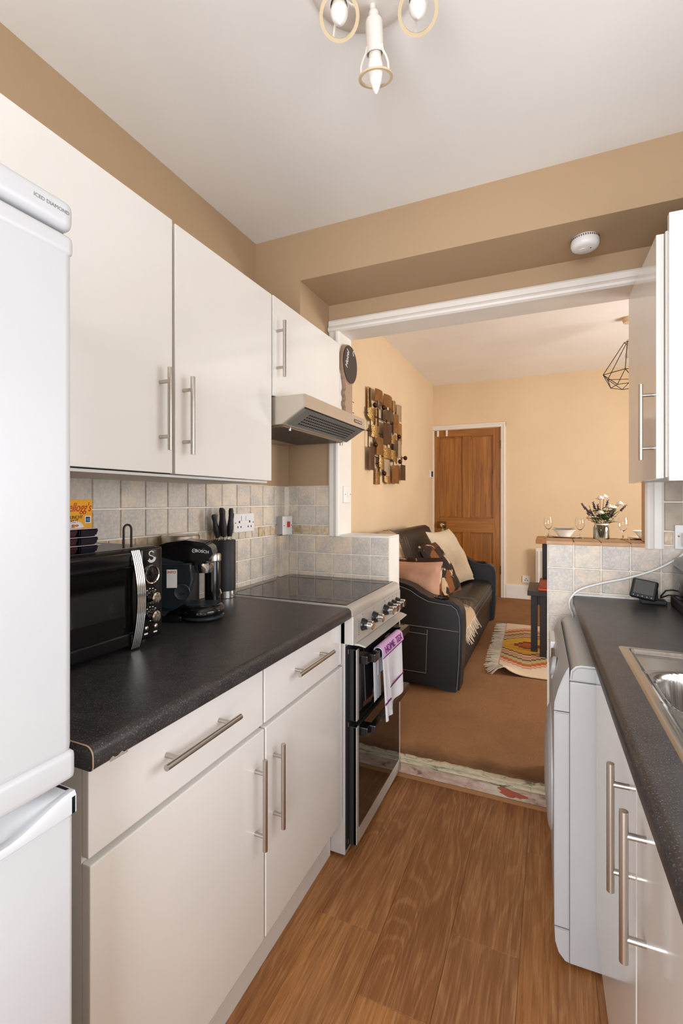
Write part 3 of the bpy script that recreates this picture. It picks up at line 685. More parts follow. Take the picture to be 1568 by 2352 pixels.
oven_door(.482, .742, .700, 'top_oven_door'); oven_door(.035, .462, .438, 'main_oven_door')
hg = MB()
for z in (.472, .735, .05): hg.cyl((-.672, ky0 + .022, z - .008), (-.672, ky0 + .022, z + .008), .006, n=10)
hg.objs('hinge', 'steel', k)

# tea towel over the upper oven handle
tw = thing('tea_towel', 'white tea towel with purple stripes over the upper oven handle', 'towel', (-.592, 1.80, .45))
hx = kx + .040; prof = []
for i in range(13): prof.append(('f', i / 12))
def towel_pt(s, y):   # s: 0 bottom front, 1 over the bar ; returns x,z
    pass
def towel_sheet(y0, y1, zf, zb, nx=22, xoff=0.0, sway=.008, skew=0.0):
    g = []
    for j in range(nx + 1):
        y = y0 + (y1 - y0) * j / nx; wv = math.sin(j / nx * 9.0) * sway
        row = []
        for i in range(16):
            t = i / 15; z = zb(y) + (.690 - zb(y)) * t
            row.append((hx - .017 - xoff - abs(wv) * (1 - t) * .4, y + skew * (1 - t) * .5, z))
        for i in range(1, 8):
            a = math.pi * (1 - i / 8); row.append((hx + math.cos(a) * (.016 + xoff), y, .700 + .006 + .0165 * math.sin(a)))
        for i in range(22):
            t = i / 21; z = .700 + (zf(y) - .700) * t
            row.append((hx + .016 + xoff + (wv + .004) * t, y + skew * t, z))
        g.append(row)
    return g
sh = MB(); sh.sheet(towel_sheet(1.735, 1.945, lambda y: .475 - .10 * (1.945 - y), lambda y: .60), .0016); cl = sh.obj('cloth', 'towel', tw, smooth=True)
sh2 = MB(); sh2.sheet(towel_sheet(1.688, 1.762, lambda y: .430 + .10 * (y - 1.688), lambda y: .505, 10, .003, .006, .03), .0016); sh2.obj('folded_cloth', 'towel', tw, smooth=True)
bnd = []
for y in [1.690 + .255 * j / 20 for j in range(21)]:
    row = []
    for i in range(12):
        a = math.pi * (1 - .15) * (1 - i / 11); row.append((hx + math.cos(a) * .0205, y, .705 + .0215 * math.sin(a)))
    for i in range(1, 4): row.append((hx + .0212 + .0012 * i, y, .703 - .0050 * i))
    bnd.append(row)
MB().sheet(bnd, .0008).obj('top_band', 'towelpink', cl, smooth=True)
text('HOME  TEX', (hx + .0222, 1.818, .706), (0, 1, 0), (-.35, 0, 1), .036, 'purple', cl, xs=1.15, depth=.0009)
st = MB()
for (a, b, z0, dx) in ((1.765, 1.944, .545, .0235), (1.700, 1.770, .500, .0265)):
    st.box(hx + dx - .0015, hx + dx + .0015, a, b, z0, z0 + .0055, m=None)
st.box(hx + .019, hx + .0215, 1.690, 1.945, .680, .6825)
st.objs('stripe', 'purple', cl)

# ------------------------------------------------------------------ cooker hood
hd = thing('cooker_hood', 'steel visor cooker hood under the short wall cabinet', 'cooker hood', (-1.0, 1.76, 1.557))
pf = [(XL + .002, 1.660), (-.800, 1.660), (-.798, 1.612), (-.888, 1.558), (XL + .002, 1.558)]
MB().prism(pf, 'y', 1.468, 2.058, bev=.002).obj('body', 'hoodsteel', hd)
B(-.799, -.7965, 1.470, 2.056, 1.613, 1.660).obj('fascia', 'hoodsteel', hd)
dv = Vector((-.888, 0, 1.558)) - Vector((-.798, 0, 1.612)); dn = dv.normalized(); nn = Vector((-dn.z, 0, dn.x)) * 1
if nn.z > 0: nn = -nn
mm = frame_m((-.843, 1.763, 1.585) , (0, 1, 0), dn)
gz = mm.to_3x3() @ Vector((0, 0, 1)); sg = 1 if gz.dot(nn) > 0 else -1
gp = MB(); gp.box(-.275, .275, -.044, .044, .0, sg * .004, m=mm); gpo = gp.obj('grille_panel', 'hoodgrey', hd)
sl = MB()
for r_ in range(5):
    for c_ in range(26):
        x = -.215 + .0172 * c_; y = -.028 + .0135 * r_
        sl.box(x - .0058, x + .0058, y - .0028, y + .0028, sg * .004, sg * .0048, m=mm)
sl.obj('vent_slots', 'dark', gpo)['kind'] = 'stuff'
B(-.800, -.7955, 1.475, 2.05, 1.608, 1.6125).obj('visor_gap', 'dark', hd)
ft = B(XL + .10, -.90, 1.49, 2.03, 1.553, 1.559).obj('grease_filter', 'filter', hd)
fm = MB()
for i in range(24):
    for j in range(40):
        fm.box(XL + .115 + .0094 * i, XL + .1205 + .0094 * i, 1.505 + .0128 * j + (.0064 if i % 2 else 0), 1.5125 + .0128 * j + (.0064 if i % 2 else 0), 1.5522, 1.5532)
fm.obj('filter_holes', 'dgrey', ft)['kind'] = 'stuff'
bt = MB()
for i in range(5): bt.box(-.7967, -.7935, 1.935 + .016 * i, 1.946 + .016 * i, 1.632, 1.640, bev=.001)
bt.objs('button', 'chrome', hd)
B(-.7968, -.7955, 1.928, 2.018, 1.629, 1.643).obj('button_plate', 'blackm', hd)
lg = MB(); lg.cyl((-.905, 1.55, 1.545), (-.905, 1.55, 1.560), .006, n=10); lg.cyl((-.905, 2.03, 1.540), (-.905, 2.03, 1.560), .007, n=10); lg.objs('filter_catch', 'steel', hd)

# ------------------------------------------------------------------ sockets and switches on the left
def plate_x(name, label, y0, y1, z0, z1, depth, x=XL + .008):
    t = thing(name, label, 'socket' if 'socket' in name else 'switch', (x, (y0 + y1) / 2, z0))
    B(x, x + depth, y0, y1, z0, z1, bev=.003).obj('faceplate', 'pvc', t); return t
s = plate_x('double_socket', 'white double socket on the tiles beside the knife block', 1.637, 1.785, 1.143, 1.224, .010)
for dy in (0, .075):
    h = MB(); yy = 1.674 + dy
    h.box(XL + .0178, XL + .0186, yy - .004, yy + .004, 1.183, 1.193)
    for q in (-.011, .011): h.box(XL + .0178, XL + .0186, yy + q - .003, yy + q + .003, 1.162, 1.170)
    h.objs('pin_hole', 'dark', s)
for dy in (.058, .090):
    B(XL + .0175, XL + .022, 1.637 + dy - .008, 1.637 + dy + .008, 1.192, 1.214, bev=.002).obj('rocker', 'pvc', s)
sc_ = MB(); [sc_.cyl((XL + .0175, y, 1.184), (XL + .0188, y, 1.184), .003, n=10) for y in (1.646, 1.776)]; sc_.objs('screw', 'brass', s)
s = thing('cooker_switch', 'white boxed cooker switch with red rocker', 'switch', (-1.215, 2.03, 1.113))
B(XL + .008, -1.202, 1.988, 2.074, 1.113, 1.201, bev=.003).obj('back_box', 'pvcgrey', s)
B(-1.203, -1.197, 1.986, 2.076, 1.111, 1.203, bev=.002).obj('faceplate', 'pvc', s)
B(-1.198, -1.189, 2.024, 2.042, 1.148, 1.176, bev=.002).obj('rocker', 'red', s)
sc_ = MB(); [sc_.cyl((-1.198, y, 1.157), (-1.196, y, 1.157), .003, n=10) for y in (1.997, 2.065)]; sc_.objs('screw', 'brass', s)
s = thing('light_switch', 'white light switch on the left reveal of the opening', 'switch', (-.953, 2.20, 1.27))
B(-.953, -.944, 2.157, 2.243, 1.269, 1.354, bev=.003).obj('faceplate', 'pvc', s)
B(-.945, -.939, 2.193, 2.207, 1.300, 1.324, bev=.002).obj('rocker', 'pvc', s)
sc_ = MB(); [sc_.cyl((-.945, y, 1.312), (-.9432, y, 1.312), .003, n=10) for y in (2.168, 2.232)]; sc_.objs('screw', 'brass', s)

# ------------------------------------------------------------------ big decorative key on the reveal
ke = thing('decorative_key', 'large wooden key with black oval bow hung on the reveal', 'wall decoration', (-.95, 2.19, 1.66))
KX = -.930
pts = [(2.193 + .095 * math.cos(2 * math.pi * i / 40), 1.968 + .100 * math.sin(2 * math.pi * i / 40)) for i in range(40)]
MB().prism(pts, 'x', -.952, KX, bev=.003).obj('bow', 'keywood', ke)
pts2 = [(2.193 + .088 * math.cos(2 * math.pi * i / 40), 1.968 + .094 * math.sin(2 * math.pi * i / 40)) for i in range(40)]
MB().prism(pts2, 'x', KX - .001, KX + .004, bev=.001).obj('bow_face', 'keybow', ke)
sh_ = [(2.235, 1.885), (2.235, 1.60), (2.165, 1.60)]
zt = 1.885; teeth = []
for i in range(9): teeth += [(2.150 - (.012 if i % 2 else 0), 1.62 + .027 * i), (2.150 - (.012 if i % 2 else 0), 1.636 + .027 * i)]
MB().prism(sh_ + teeth + [(2.140, 1.885)], 'x', -.951, KX - .004, bev=.001).obj('shaft', 'keywood', ke)
hh = MB(); [hh.cyl((KX - .006, 2.235, z), (KX - .006, 2.262, z), .0018, n=6) for z in (1.79, 1.735)]; hh.objs('peg', 'iron', ke)
text('Hotel', (KX + .0042, 2.150, 1.985), (0, .25, 1), (0, -1, .1), .040, 'whiteprint', ke, shear=.3)
lgk = MB(); lgk.tube([(KX + .0045, 2.236 + .012 * math.cos(a), 2.035 + .013 * math.sin(a)) for a in [i * .5 for i in range(10)]], .0018, 6); lgk.obj('emblem', 'whiteprint', ke)
# ------------------------------------------------------------------ microwave and what stands on it
mx, my0, my1, mz0, mz1 = -.974, .515, .981, .912, 1.155
mw = thing('microwave', 'black retro microwave on the left worktop', 'microwave', (-1.10, .745, .90))
B(-1.232, mx - .014, my0 + .004, my1 - .003, mz0, mz1, bev=.006).obj('casing', 'black', mw, smooth=40)
B(-1.225, mx - .02, my0 + .01, my1 - .008, mz1 - .001, mz1 + .0015).obj('top_sheet', plain('microwave_top', rgb(58, 54, 50), .28, vary=.03), mw)
cp_ = B(mx - .016, mx, .905, my1, mz0 + .002, mz1, bev=.008, seg=3).obj('control_panel', 'black', mw, smooth=40)
dd = MB(); dd.box(mx - .016, mx + .002, my0, .903, mz0 + .002, mz1, bev=.008, seg=3); dd.box(mx - .016, mx + .010, my0, .903, mz1 - .046, mz1 - .002, bev=.010, seg=3)
dd.box(mx - .016, mx + .008, my0, .903, mz0 + .002, mz0 + .035, bev=.006, seg=3); do = dd.obj('door', 'black', mw, smooth=40)
B(mx + .0015, mx + .003, my0 + .02, .866, .962, 1.112, bev=.0005).obj('window', 'ovenglass', do)
hp = [(mx + .004, .888 + .000, mz1 - .006)]
def hcurve(t): return (mx + .008 + .016 * math.sin(math.pi * t) ** .8, .879 + .006 * math.sin(math.pi * t), mz0 - .006 + (mz1 - mz0 + .004) * t)
for j in range(5):
    hs = MB(); hs.tube([(hcurve(i / 20)[0], hcurve(i / 20)[1] + (j - 2) * .0056, hcurve(i / 20)[2]) for i in range(21)], .0028, 8)
    hs.obj('handle_rib', 'chrome', do, smooth=True)
hb_ = MB(); hb_.sheet([[(hcurve(i / 20)[0] - .003, hcurve(i / 20)[1] - .014 + .028 * q, hcurve(i / 20)[2]) for q in (0, 1)] for i in range(21)], .004)
for t in (.10, .90): p = hcurve(t); hb_.box(mx - .002, p[0], p[1] - .018, p[1] + .008, p[2] - .012, p[2] + .012, bev=.003)
hb_.obj('handle_back', 'black', do, smooth=True)
def dial(y, z, r, nm, face):
    dl = MB(); dl.lathe([(r, 0), (r, .004), (r * .93, .007), (r * .84, .006), (r * .82, .003)], (mx, y, z), axis=(1, 0, 0)); q = dl.obj(nm, 'chrome', cp_, smooth=True)
    if face: fc = MB(); fc.lathe([(r * .83, .003), (r * .6, .005), (0, .006)], (mx, y, z), axis=(1, 0, 0)); fc.obj('display', 'black', q, smooth=True)
    return q
dial(.938, 1.084, .026, 'display_ring', True)
for z in (1.023, .974):
    kn = MB(); kn.lathe([(.0175, 0), (.0175, .008), (.0155, .014), (.0145, .022), (.011, .025), (0, .0255)], (mx, .938, z), axis=(1, 0, 0)); kn.box(mx + .02, mx + .028, .935, .941, z - .013, z + .013, bev=.002)
    kn.obj('knob', 'chrome', cp_, smooth=35)
    mkk = MB()
    for a in range(200, 331, 26):
        mkk.box(mx + .0002, mx + .0008, -.002, .002, -.001, .001, m=Matrix.Translation((0, .938 + .0225 * math.cos(R(a - 180)) * 1.0, z + .0235 * math.sin(R(a - 180 + 0)) if False else z - .0235 * math.sin(R(a)))))
    mkk.obj('mark', 'whiteprint', cp_)['kind'] = 'stuff'
for y, z in ((.922, .944), (.954, .943)):
    bb = MB(); bb.lathe([(.0062, 0), (.0062, .003), (.004, .005), (0, .0053)], (mx, y, z), axis=(1, 0, 0)); bb.obj('button', 'chrome', cp_, smooth=True)
    B(mx, mx + .0006, y - .006, y + .006, z - .017, z - .013).obj('mark', 'whiteprint', cp_)
# stylised swan emblem
sw = MB(); cxy = (.940, 1.132)
def spt(dy, dz): return (mx + .001, cxy[0] + dy, cxy[1] + dz)
for i in range(3):
    r2 = .0075 + .0030 * i
    sw.tube([spt(r2 * math.cos(R(a)), -.0055 + r2 * .8 * math.sin(R(a))) for a in (range(100, -200, -20) if i == 0 else range(30 - 10 * i, -165, -15))], .0011, 6)
sw.tube([spt(-.001 + .0072 * math.cos(R(a)), .0075 + .0060 * math.sin(R(a))) for a in range(15, 281, 18)], .0014, 6)
sw.obj('emblem', 'whiteprint', cp_)['kind'] = 'stuff'
fe = MB(); [fe.cyl((x, y, .9005), (x, y, .914), .012, n=12) for x in (-1.2, -1.01) for y in (.55, .94)]; fe.objs('foot', 'blackm', mw)

# cereal box
cb = thing('cereal_box', 'small yellow cereal box on the microwave', 'cereal box', (-1.14, .836, 1.1565))
B(-1.160, -1.12, .788, .878, 1.1565, 1.283, bev=.0008, seg=1).obj('carton', 'yellow', cb)
FX = -1.1198
text("Kellogg's", (FX, .8335, 1.262), (0, 1, 0), (0, 0, 1), .033, 'redprint', cb, shear=.35, xs=.68)
text('CRUNCHY', (FX, .825, 1.2365), (0, 1, .03), (0, 0, 1), .0128, 'blackprint', cb, xs=.8)
text('NUT', (FX, .826, 1.2265), (0, 1, .06), (0, 0, 1), .0120, 'blackprint', cb, xs=.85)
B(FX, FX + .0006, .855, .873, 1.221, 1.240).obj('badge', 'whiteprint', cb); B(FX + .0004, FX + .0009, .858, .870, 1.2235, 1.2375).obj('badge_square', 'navy', cb); B(FX + .0006, FX + .0012, .860, .868, 1.226, 1.234).obj('badge_centre', 'blueprint', cb)
bw = MB(); bw.lathe([(.0, .0003), (.027, .0004), (.029, .001), (.030, 0)], (FX, .827, 1.198), axis=(1, 0, 0)); bw.obj('printed_bowl', 'whiteprint', cb)
fk = MB(); rr = random.Random(5)
for i in range(26):
    a, q = rr.uniform(0, 6.28), .020 * math.sqrt(rr.random()); fk.ball((FX + .0012,   .827 + q * math.cos(a), 1.197 + q * math.sin(a)), .005, (.15, 1, .6), 8)
fk.obj('printed_flakes', plain('flake_orange', rgb(216, 120, 30), .6, vary=.4, scale=160), cb)
# stacked pots
for i, nm in enumerate(('bottom', 'middle', 'top')):
    z = 1.1565 + .0195 * i
    t = thing('dessert_pot', {'bottom': 'plum dessert pot pair, lowest of the stack on the microwave', 'middle': 'plum dessert pot pair in the middle of the stack', 'top': 'plum dessert pot pair, topmost of the stack'}[nm], 'pot', (-1.02, .77, z), 'stacked dessert pots')
    for y0, y1, m_ in ((.690, .7425, 'plum'), (.744, .796, 'navy')):
        t_ = bmesh.new(); bmesh.ops.create_cube(t_, size=1)
        for v in t_.verts:
            s_ = 1.0 if v.co.z > 0 else .84
            v.co = Vector((-1.02 + v.co.x * .060 * s_, (y0 + y1) / 2 + v.co.y * (y1 - y0) * s_, z + .0092 + v.co.z * .0180))
        bmesh.ops.bevel(t_, geom=list(t_.edges), offset=.003, segments=2, affect='EDGES')
        MB().merge(t_).obj('pot', m_, t)
    B(-1.050, -.990, .690, .798, z + .0182, z + .0192).obj('lid', 'clearpl', t)
# wire loop
lo = MB(); lo.tube([(-1.0, .874, 1.158), (-1.0, .874, 1.206)] + [(-1.0, .886 - .012 * math.cos(R(20 * i)), 1.206 + .012 * math.sin(R(20 * i))) for i in range(10)] + [(-1.0, .898, 1.206), (-1.0, .898, 1.158)], .0028, 10)
single('wire_loop', lo, 'blackm', 'thin black wire loop standing up from the microwave top', 'wire loop', (-1.0, .886, 1.158))

# ------------------------------------------------------------------ storage canister, flask, knife block
can = thing('storage_canister', 'dark storage canister with steel lid behind the coffee machine', 'canister', (-1.172, 1.262, .90))
q = MB(); q.lathe([(0, .901), (.062, .901), (.062, 1.132), (0, 1.132)], (-1.172, 1.262, 0)); q.obj('jar', 'blackm', can, smooth=40)
q = MB(); q.lathe([(.064, 1.130), (.064, 1.158), (.061, 1.162), (0, 1.163)], (-1.172, 1.262, 0)); q.obj('lid', 'steel', can, smooth=40)
kb_ = thing('knife_block', 'round black knife block with steel foot, holding knives', 'knife block', (-1.180, 1.512, .90))
kc = (-1.180, 1.512)
q = MB(); q.lathe([(0, .9015), (.043, .9015), (.043, .928), (.041, .929)], (*kc, 0)); q.obj('foot_band', 'steel_h', kb_, smooth=40)
q = MB(); q.lathe([(.0435, .928), (.0435, 1.122), (.041, 1.1255), (.0, 1.1255)], (*kc, 0)); q.obj('body', 'blackm', kb_, smooth=40)
kn_lab = ['black handled knife at the front left of the knife block', 'tallest black handled knife in the knife block', 'black handled knife at the right of the knife block', 'black handled knife at the back of the knife block', 'black handled knife leaning left in the knife block']
for i, (dx, dy, tx, ty, h) in enumerate(((.012, -.016, .0, -.010, .122), (.016, .012, .004, .004, .124), (-.004, .030, .0, .024, .105), (-.014, .004, -.004, .0, .126), (-.010, -.026, -.002, -.026, .100))):
    b0 = Vector((kc[0] + dx, kc[1] + dy, 1.126)); tp = b0 + Vector((tx, ty, h))
    t = thing('kitchen_knife', kn_lab[i], 'knife', b0, 'knives in the knife block')
    hn = MB(); n_ = 12; pts = [b0 + (tp - b0) * (.10 + .90 * k_ / n_) for k_ in range(n_ + 1)]
    rad = [.0085, .0095, .0110, .0124, .0128, .0122, .0110, .0096, .0086, .0084, .0092, .0098, .0070]
    hn.tube(pts, rad, 12); hn.obj('grip', 'blackm', t, smooth=True)
    bo = MB(); bo.cyl(b0 + Vector((0, 0, -.004)), b0 + (tp - b0) * .12, .0075, n=12); bo.obj('bolster', 'chrome', t, smooth=40)
fk_ = thing('flask', 'slim black flask with steel rim between coffee machine and knife block', 'flask', (-1.108, 1.352, .90))
q = MB(); q.lathe([(0, .9005), (.028, .9005), (.028, 1.060), (.026, 1.066)], (-1.108, 1.352, 0)); q.obj('body', 'black', fk_, smooth=40)
q = MB(); q.lathe([(.027, 1.064), (.030, 1.066), (.030, 1.086), (.027, 1.092), (0, 1.092)], (-1.108, 1.352, 0)); q.obj('rim', 'steel', fk_, smooth=40)
q = MB(); q.tube([(-1.08, 1.352, .935), (-1.072, 1.356, .95), (-1.078, 1.356, .965)], .002, 6); q.obj('loop', 'chrome', fk_)

# ------------------------------------------------------------------ capsule coffee machine (local: +x towards the cup tray)
cm = thing('coffee_machine', 'black capsule coffee machine with round drip tray', 'coffee machine', (-1.105, 1.155, .9008), rotz=R(28), local=True)
bodyp = [(-.085, .012), (-.09, .06), (-.09, .20), (-.075, .225), (-.02, .235), (.06, .20), (.062, .13), (.050, .085), (.030, .055), (.0, .035), (-.02, .012)]
q = MB(); q.prism(bodyp, 'y', -.054, .054, bev=.016, seg=4); q.obj('body', 'dgrey', cm, smooth=50)
q = MB(); q.box(-.110, -.06, -.050, .050, .03, .205, bev=.014, seg=4); q.obj('water_tank', 'tank', cm, smooth=50)
hdp = [(-.070, .205), (-.060, .228), (-.01, .248), (.050, .256), (.105, .248), (.128, .232), (.134, .212), (.118, .190), (.080, .176), (.020, .178), (-.02, .190)]
q = MB(); q.prism(hdp, 'y', -.056, .056, bev=.016, seg=4); ho = q.obj('brew_head', 'black', cm, smooth=50)
q = MB(); q.lathe([(.026, .150), (.030, .165), (.030, .180), (0, .180)], (.098, 0, 0)); q.obj('spout', 'chrome', cm, smooth=40)
# curved side shell with tank grooves
shell = [(.074, .186), (.077, .135), (.068, .090), (.046, .058), (.014, .040), (-.018, .048), (-.032, .085), (-.034, .165), (-.020, .190)]
q = MB(); q.prism(shell, 'y', -.064, -.050, bev=.006, seg=3); so = q.obj('side_shell', 'tank', cm, smooth=50)
q = MB(); q.lathe([(0, .0005), (.020, .0005), (.023, .002), (.025, .0)], (.046, -.064, .098), axis=(0, -1, 0)); sb = q.obj('side_badge', 'dgrey', so, smooth=True)
q = MB(); q.tube([(.038 + .0016 * i, -.0655, .096 - .004 * math.sin(math.pi * i / 10)) for i in range(11)], .0018, 6); q.obj('smile_slot', 'dark', sb)
q = MB(); [q.tube([(.022 + .004 * i, -.0643, .176), (.030 + .0028 * i, -.0643, .128)], .0007, 5) for i in range(12)]; q.obj('grooves', 'dgrey', so)['kind'] = 'stuff'
q = MB(); q.box(.000, .031, -.0668, -.0642, .112, .168, bev=.0008); st_k = q.obj('sticker', 'whiteprint', so)
text('INFO', (.0155, -.0671, .160), (1, 0, 0), (0, 0, 1), .0115, 'orangeprint', st_k)
text('BOSCH', (.105, -.0572, .222), (1, 0, -.12), (0, 0, 1), .0125, 'whiteprint', ho)
q = MB(); q.tube([(.080 + .0055 * math.cos(a), -.0568, .2245 + .0055 * math.sin(a)) for a in [R(30 * i) for i in range(12)]], .0008, 5, True); q.tube([(.0775, -.0568, .2245), (.0825, -.0568, .2245)], .0008, 5); q.obj('emblem', 'whiteprint', ho)
q = MB(); q.lathe([(0, .006), (.062, .006), (.066, .010), (.066, .014), (.060, .018)], (.095, 0, 0), n=36); q.obj('tray_foot', 'dgrey', cm, smooth=40)
q = MB(); q.lathe([(.060, .016), (.068, .022), (.069, .034), (.060, .046), (.050, .050), (0, .049)], (.095, 0, 0), n=36); tr_ = q.obj('drip_tray', 'black', cm, smooth=50)
q = MB(); [q.box(.095 - .045, .095 + .045, -.036 + .012 * i, -.032 + .012 * i, .050, .0515) for i in range(7)]; q.objs('drip_bar', 'dgrey', tr_)
text('BOSCH', (.105, -.0695, .030), (1, 0, 0), (0, 0, 1), .009, 'greyprint', tr_)
q = MB(); q.box(-.10, .04, -.045, .045, .0, .02, bev=.006); q.obj('base', 'black', cm, smooth=40)

# ------------------------------------------------------------------ right-hand run (slightly out of square): local x' across, y' towards the living room
PR, TH = (.0797, 2.118), .0235
def rt(name, label, cat, group=None): return thing(name, label, cat, (PR[0], PR[1], 0), group, TH, True)
rw = rt('worktop', 'grey speckled worktop around the sink', 'worktop')
q = MB(); fe_ = rolled(.08, 0, .900, .038, -1)
q.prism(rolled(.60, 0, .900, .038, -1), 'y', -.72, -.013); q.prism(rolled(.60, 0, .900, .038, -1), 'y', -2.5, -1.62); q.prism(fe_, 'y', -1.62, -.72); q.box(.53, .60, -1.62, -.72, .862, .900)
q.obj('slab', 'worktop', rw, smooth=30)
q = B(.0, .60, -.013, -.010, .899, .905).obj('sealant', 'pvc', rw)
# sink
sk = rt('sink', 'stainless steel inset sink with bowl and drainer', 'sink')
sx0, sx1, sy0, sy1 = .064, .545, -1.66, -.704
g = []; NX, NY = 120, 220
def sstep(a, b, t): t = max(0, min(1, (t - a) / (b - a))); return t * t * (3 - 2 * t)
def sinkz(x, y):
    z = .9035
    dx_, dy_ = min(x - sx0, sx1 - x), min(y - sy0, sy1 - y)
    e = min(dx_, dy_)
    z -= .0035 * (1 - sstep(0, .006, e))
    z -= .010 * sstep(.020, .030, e)
    bx, by = (x - .285) / .185, (y + .985) / .135
    rr_ = (abs(bx) ** 4 + abs(by) ** 4) ** .25
    z -= .14 * (1 - sstep(.80, 1.0, rr_))
    z += .0012 * math.exp(-((rr_ - 1.08) / .03) ** 2)
    if y < -1.20 and .12 < x < .48: z -= .002 * (.5 + .5 * math.cos((x - .12) / .36 * 2 * math.pi * 6)) * sstep(-1.20, -1.26, y) if False else .0
    return z
for i in range(NX + 1):
    g.append([(sx0 + (sx1 - sx0) * i / NX, sy0 + (sy1 - sy0) * j / NY, sinkz(sx0 + (sx1 - sx0) * i / NX, sy0 + (sy1 - sy0) * j / NY)) for j in range(NY + 1)])
MB().sheet(g).obj('basin', 'sink', sk, smooth=True)
q = MB(); q.lathe([(.0, .7645), (.03, .7645), (.035, .767), (.038, .766)], (.285, -.985, 0)); q.obj('waste', 'chrome', sk, smooth=True)
q = MB(); q.lathe([(.028, .8925), (.0265, .8955), (.022, .8955), (.0215, .894), (0, .894)], (.20, -1.32, 0)); q.obj('overflow_disc', 'sink', sk, smooth=True)
# right base cabinets
dfx = .014
def rbase(y0, y1, hy, label):
    t = rt('base_cabinet', label, 'cabinet', 'cream base cabinets on the right')
    B(dfx + .021, .58, y0 + .001, y1 - .001, .13, .70).obj('carcass', 'carcass', t)
    d = B(dfx, dfx + .02, y0 + .0015, y1 - .0015, .128, .858, bev=.003).obj('door', 'cream', t)
    bar_handle(d, (dfx - .028, hy, .608), (dfx - .028, hy, .828), (1, 0, 0), .028)
    B(dfx + .05, dfx + .065, y0, y1, 0, .128).obj('plinth', 'carcass', t)
rbase(-1.250, -.690, -1.190, 'cream base cabinet beside the washing machine')
rbase(-1.850, -1.252, -1.325, 'cream base cabinet under the sink drainer')
# right wall cabinet
t = rt('wall_cabinet', 'cream wall cabinet on the right with long steel handle', 'cabinet')
B(.216, .615, -.478, -.012, 1.349, 2.07).obj('carcass', 'carcass', t)
d = B(.194, .214, -.470, -.014, 1.346, 2.068, bev=.002).obj('door', 'cream', t)
bar_handle(d, (.160, -.440, 1.404), (.160, -.440, 1.635), (1, 0, 0), .034)
B(.220, .615, -.500, -.479, 1.338, 2.112, bev=.001).obj('end_panel', 'cream', t)

# washing machine
wm = rt('washing_machine', 'white front loading washing machine under the right worktop', 'washing machine')
Y0, Y1 = -.687, -.092
q = MB(); q.box(-.049, .50, Y0, Y1, .012, .784, bev=.003); q.obj('body', 'wmwhite', wm)
for a_ in (1,):
    q = MB(); q.prism([(.0 + .020, .12), (.055 + .02, .12), (.055 + .02, .70), (.02, .70)], 'y', Y0 - .0025, Y0 + .001, bev=.002); q.obj('side_pressing', 'wmwhite', wm)
q = MB(); q.prism([(-.049, .785), (-.046, .812), (-.034, .826), (-.020, .830), (.50, .830), (.50, .785)], 'y', Y0 + .002, Y1, bev=.006, seg=3); lid = q.obj('lid', 'wmwhite', wm, smooth=50)
B(.02, .48, Y0 + .12, Y1 - .04, .8295, .833, bev=.003).obj('lid_panel', 'wmwhite', lid)
q = MB(); q.prism([(-.050, .700), (-.088, .700), (-.087, .722), (-.078, .758), (-.066, .792), (-.056, .815), (-.050, .824)], 'y', Y0, Y1, bev=.002); cpn = q.obj('control_panel', 'wmwhite', wm, smooth=40)
q = MB(); q.prism([(-.050, .104), (-.087, .104), (-.088, .30), (-.088, .697), (-.050, .697)], 'y', Y0, Y1, bev=.003); frn = q.obj('front_panel', 'wmwhite', wm, smooth=40)
q = MB(); q.prism([(-.050, .012), (-.060, .014), (-.076, .032), (-.085, .060), (-.087, .101), (-.050, .101)], 'y', Y0, Y1, bev=.002); q.obj('kick_panel', 'wmwhite', wm, smooth=40)
q = MB(); q.lathe([(.190, 0), (.190, .004), (.178, .010), (.160, .014), (.148, .013), (.144, .006)], (-.088, (Y0 + Y1) / 2, .40), axis=(-1, 0, 0), n=48); dr_ = q.obj('door_ring', 'wmwhite', wm, smooth=50)
q = MB(); q.lathe([(.146, .010), (.12, .017), (.06, .021), (0, .022)], (-.088, (Y0 + Y1) / 2, .40), axis=(-1, 0, 0), n=48); q.obj('door_glass', 'pvcgrey', dr_, smooth=True)
q = MB(); q.box(-.0865, -.07, -.39, -.30, .735, .762, bev=.002); q.obj('display', 'brown', cpn)
q = MB(); q.lathe([(.030, 0), (.028, .010), (.022, .012), (0, .012)], (-.080, -.46, .750), axis=(-1, 0, .2)); q.obj('programme_dial', 'pvcgrey', cpn, smooth=40)
q = MB(); [q.lathe([(.008, 0), (.008, .006), (0, .007)], (-.084, -.30 - .03 * i, .722), axis=(-1, 0, .2), n=12) for i in range(1, 7)]; q.objs('button', 'pvcgrey', cpn)
q = MB(); q.box(-.0885, -.065, -.27, -.11, .715, .775, bev=.004); q.obj('detergent_drawer', 'pvc', cpn)
q = MB(); [q.cyl((x, y, 0), (x, y, .014), .018, n=12) for x in (-.02, .45) for y in (Y0 + .05, Y1 - .05)]; q.objs('foot', 'blackm', wm)

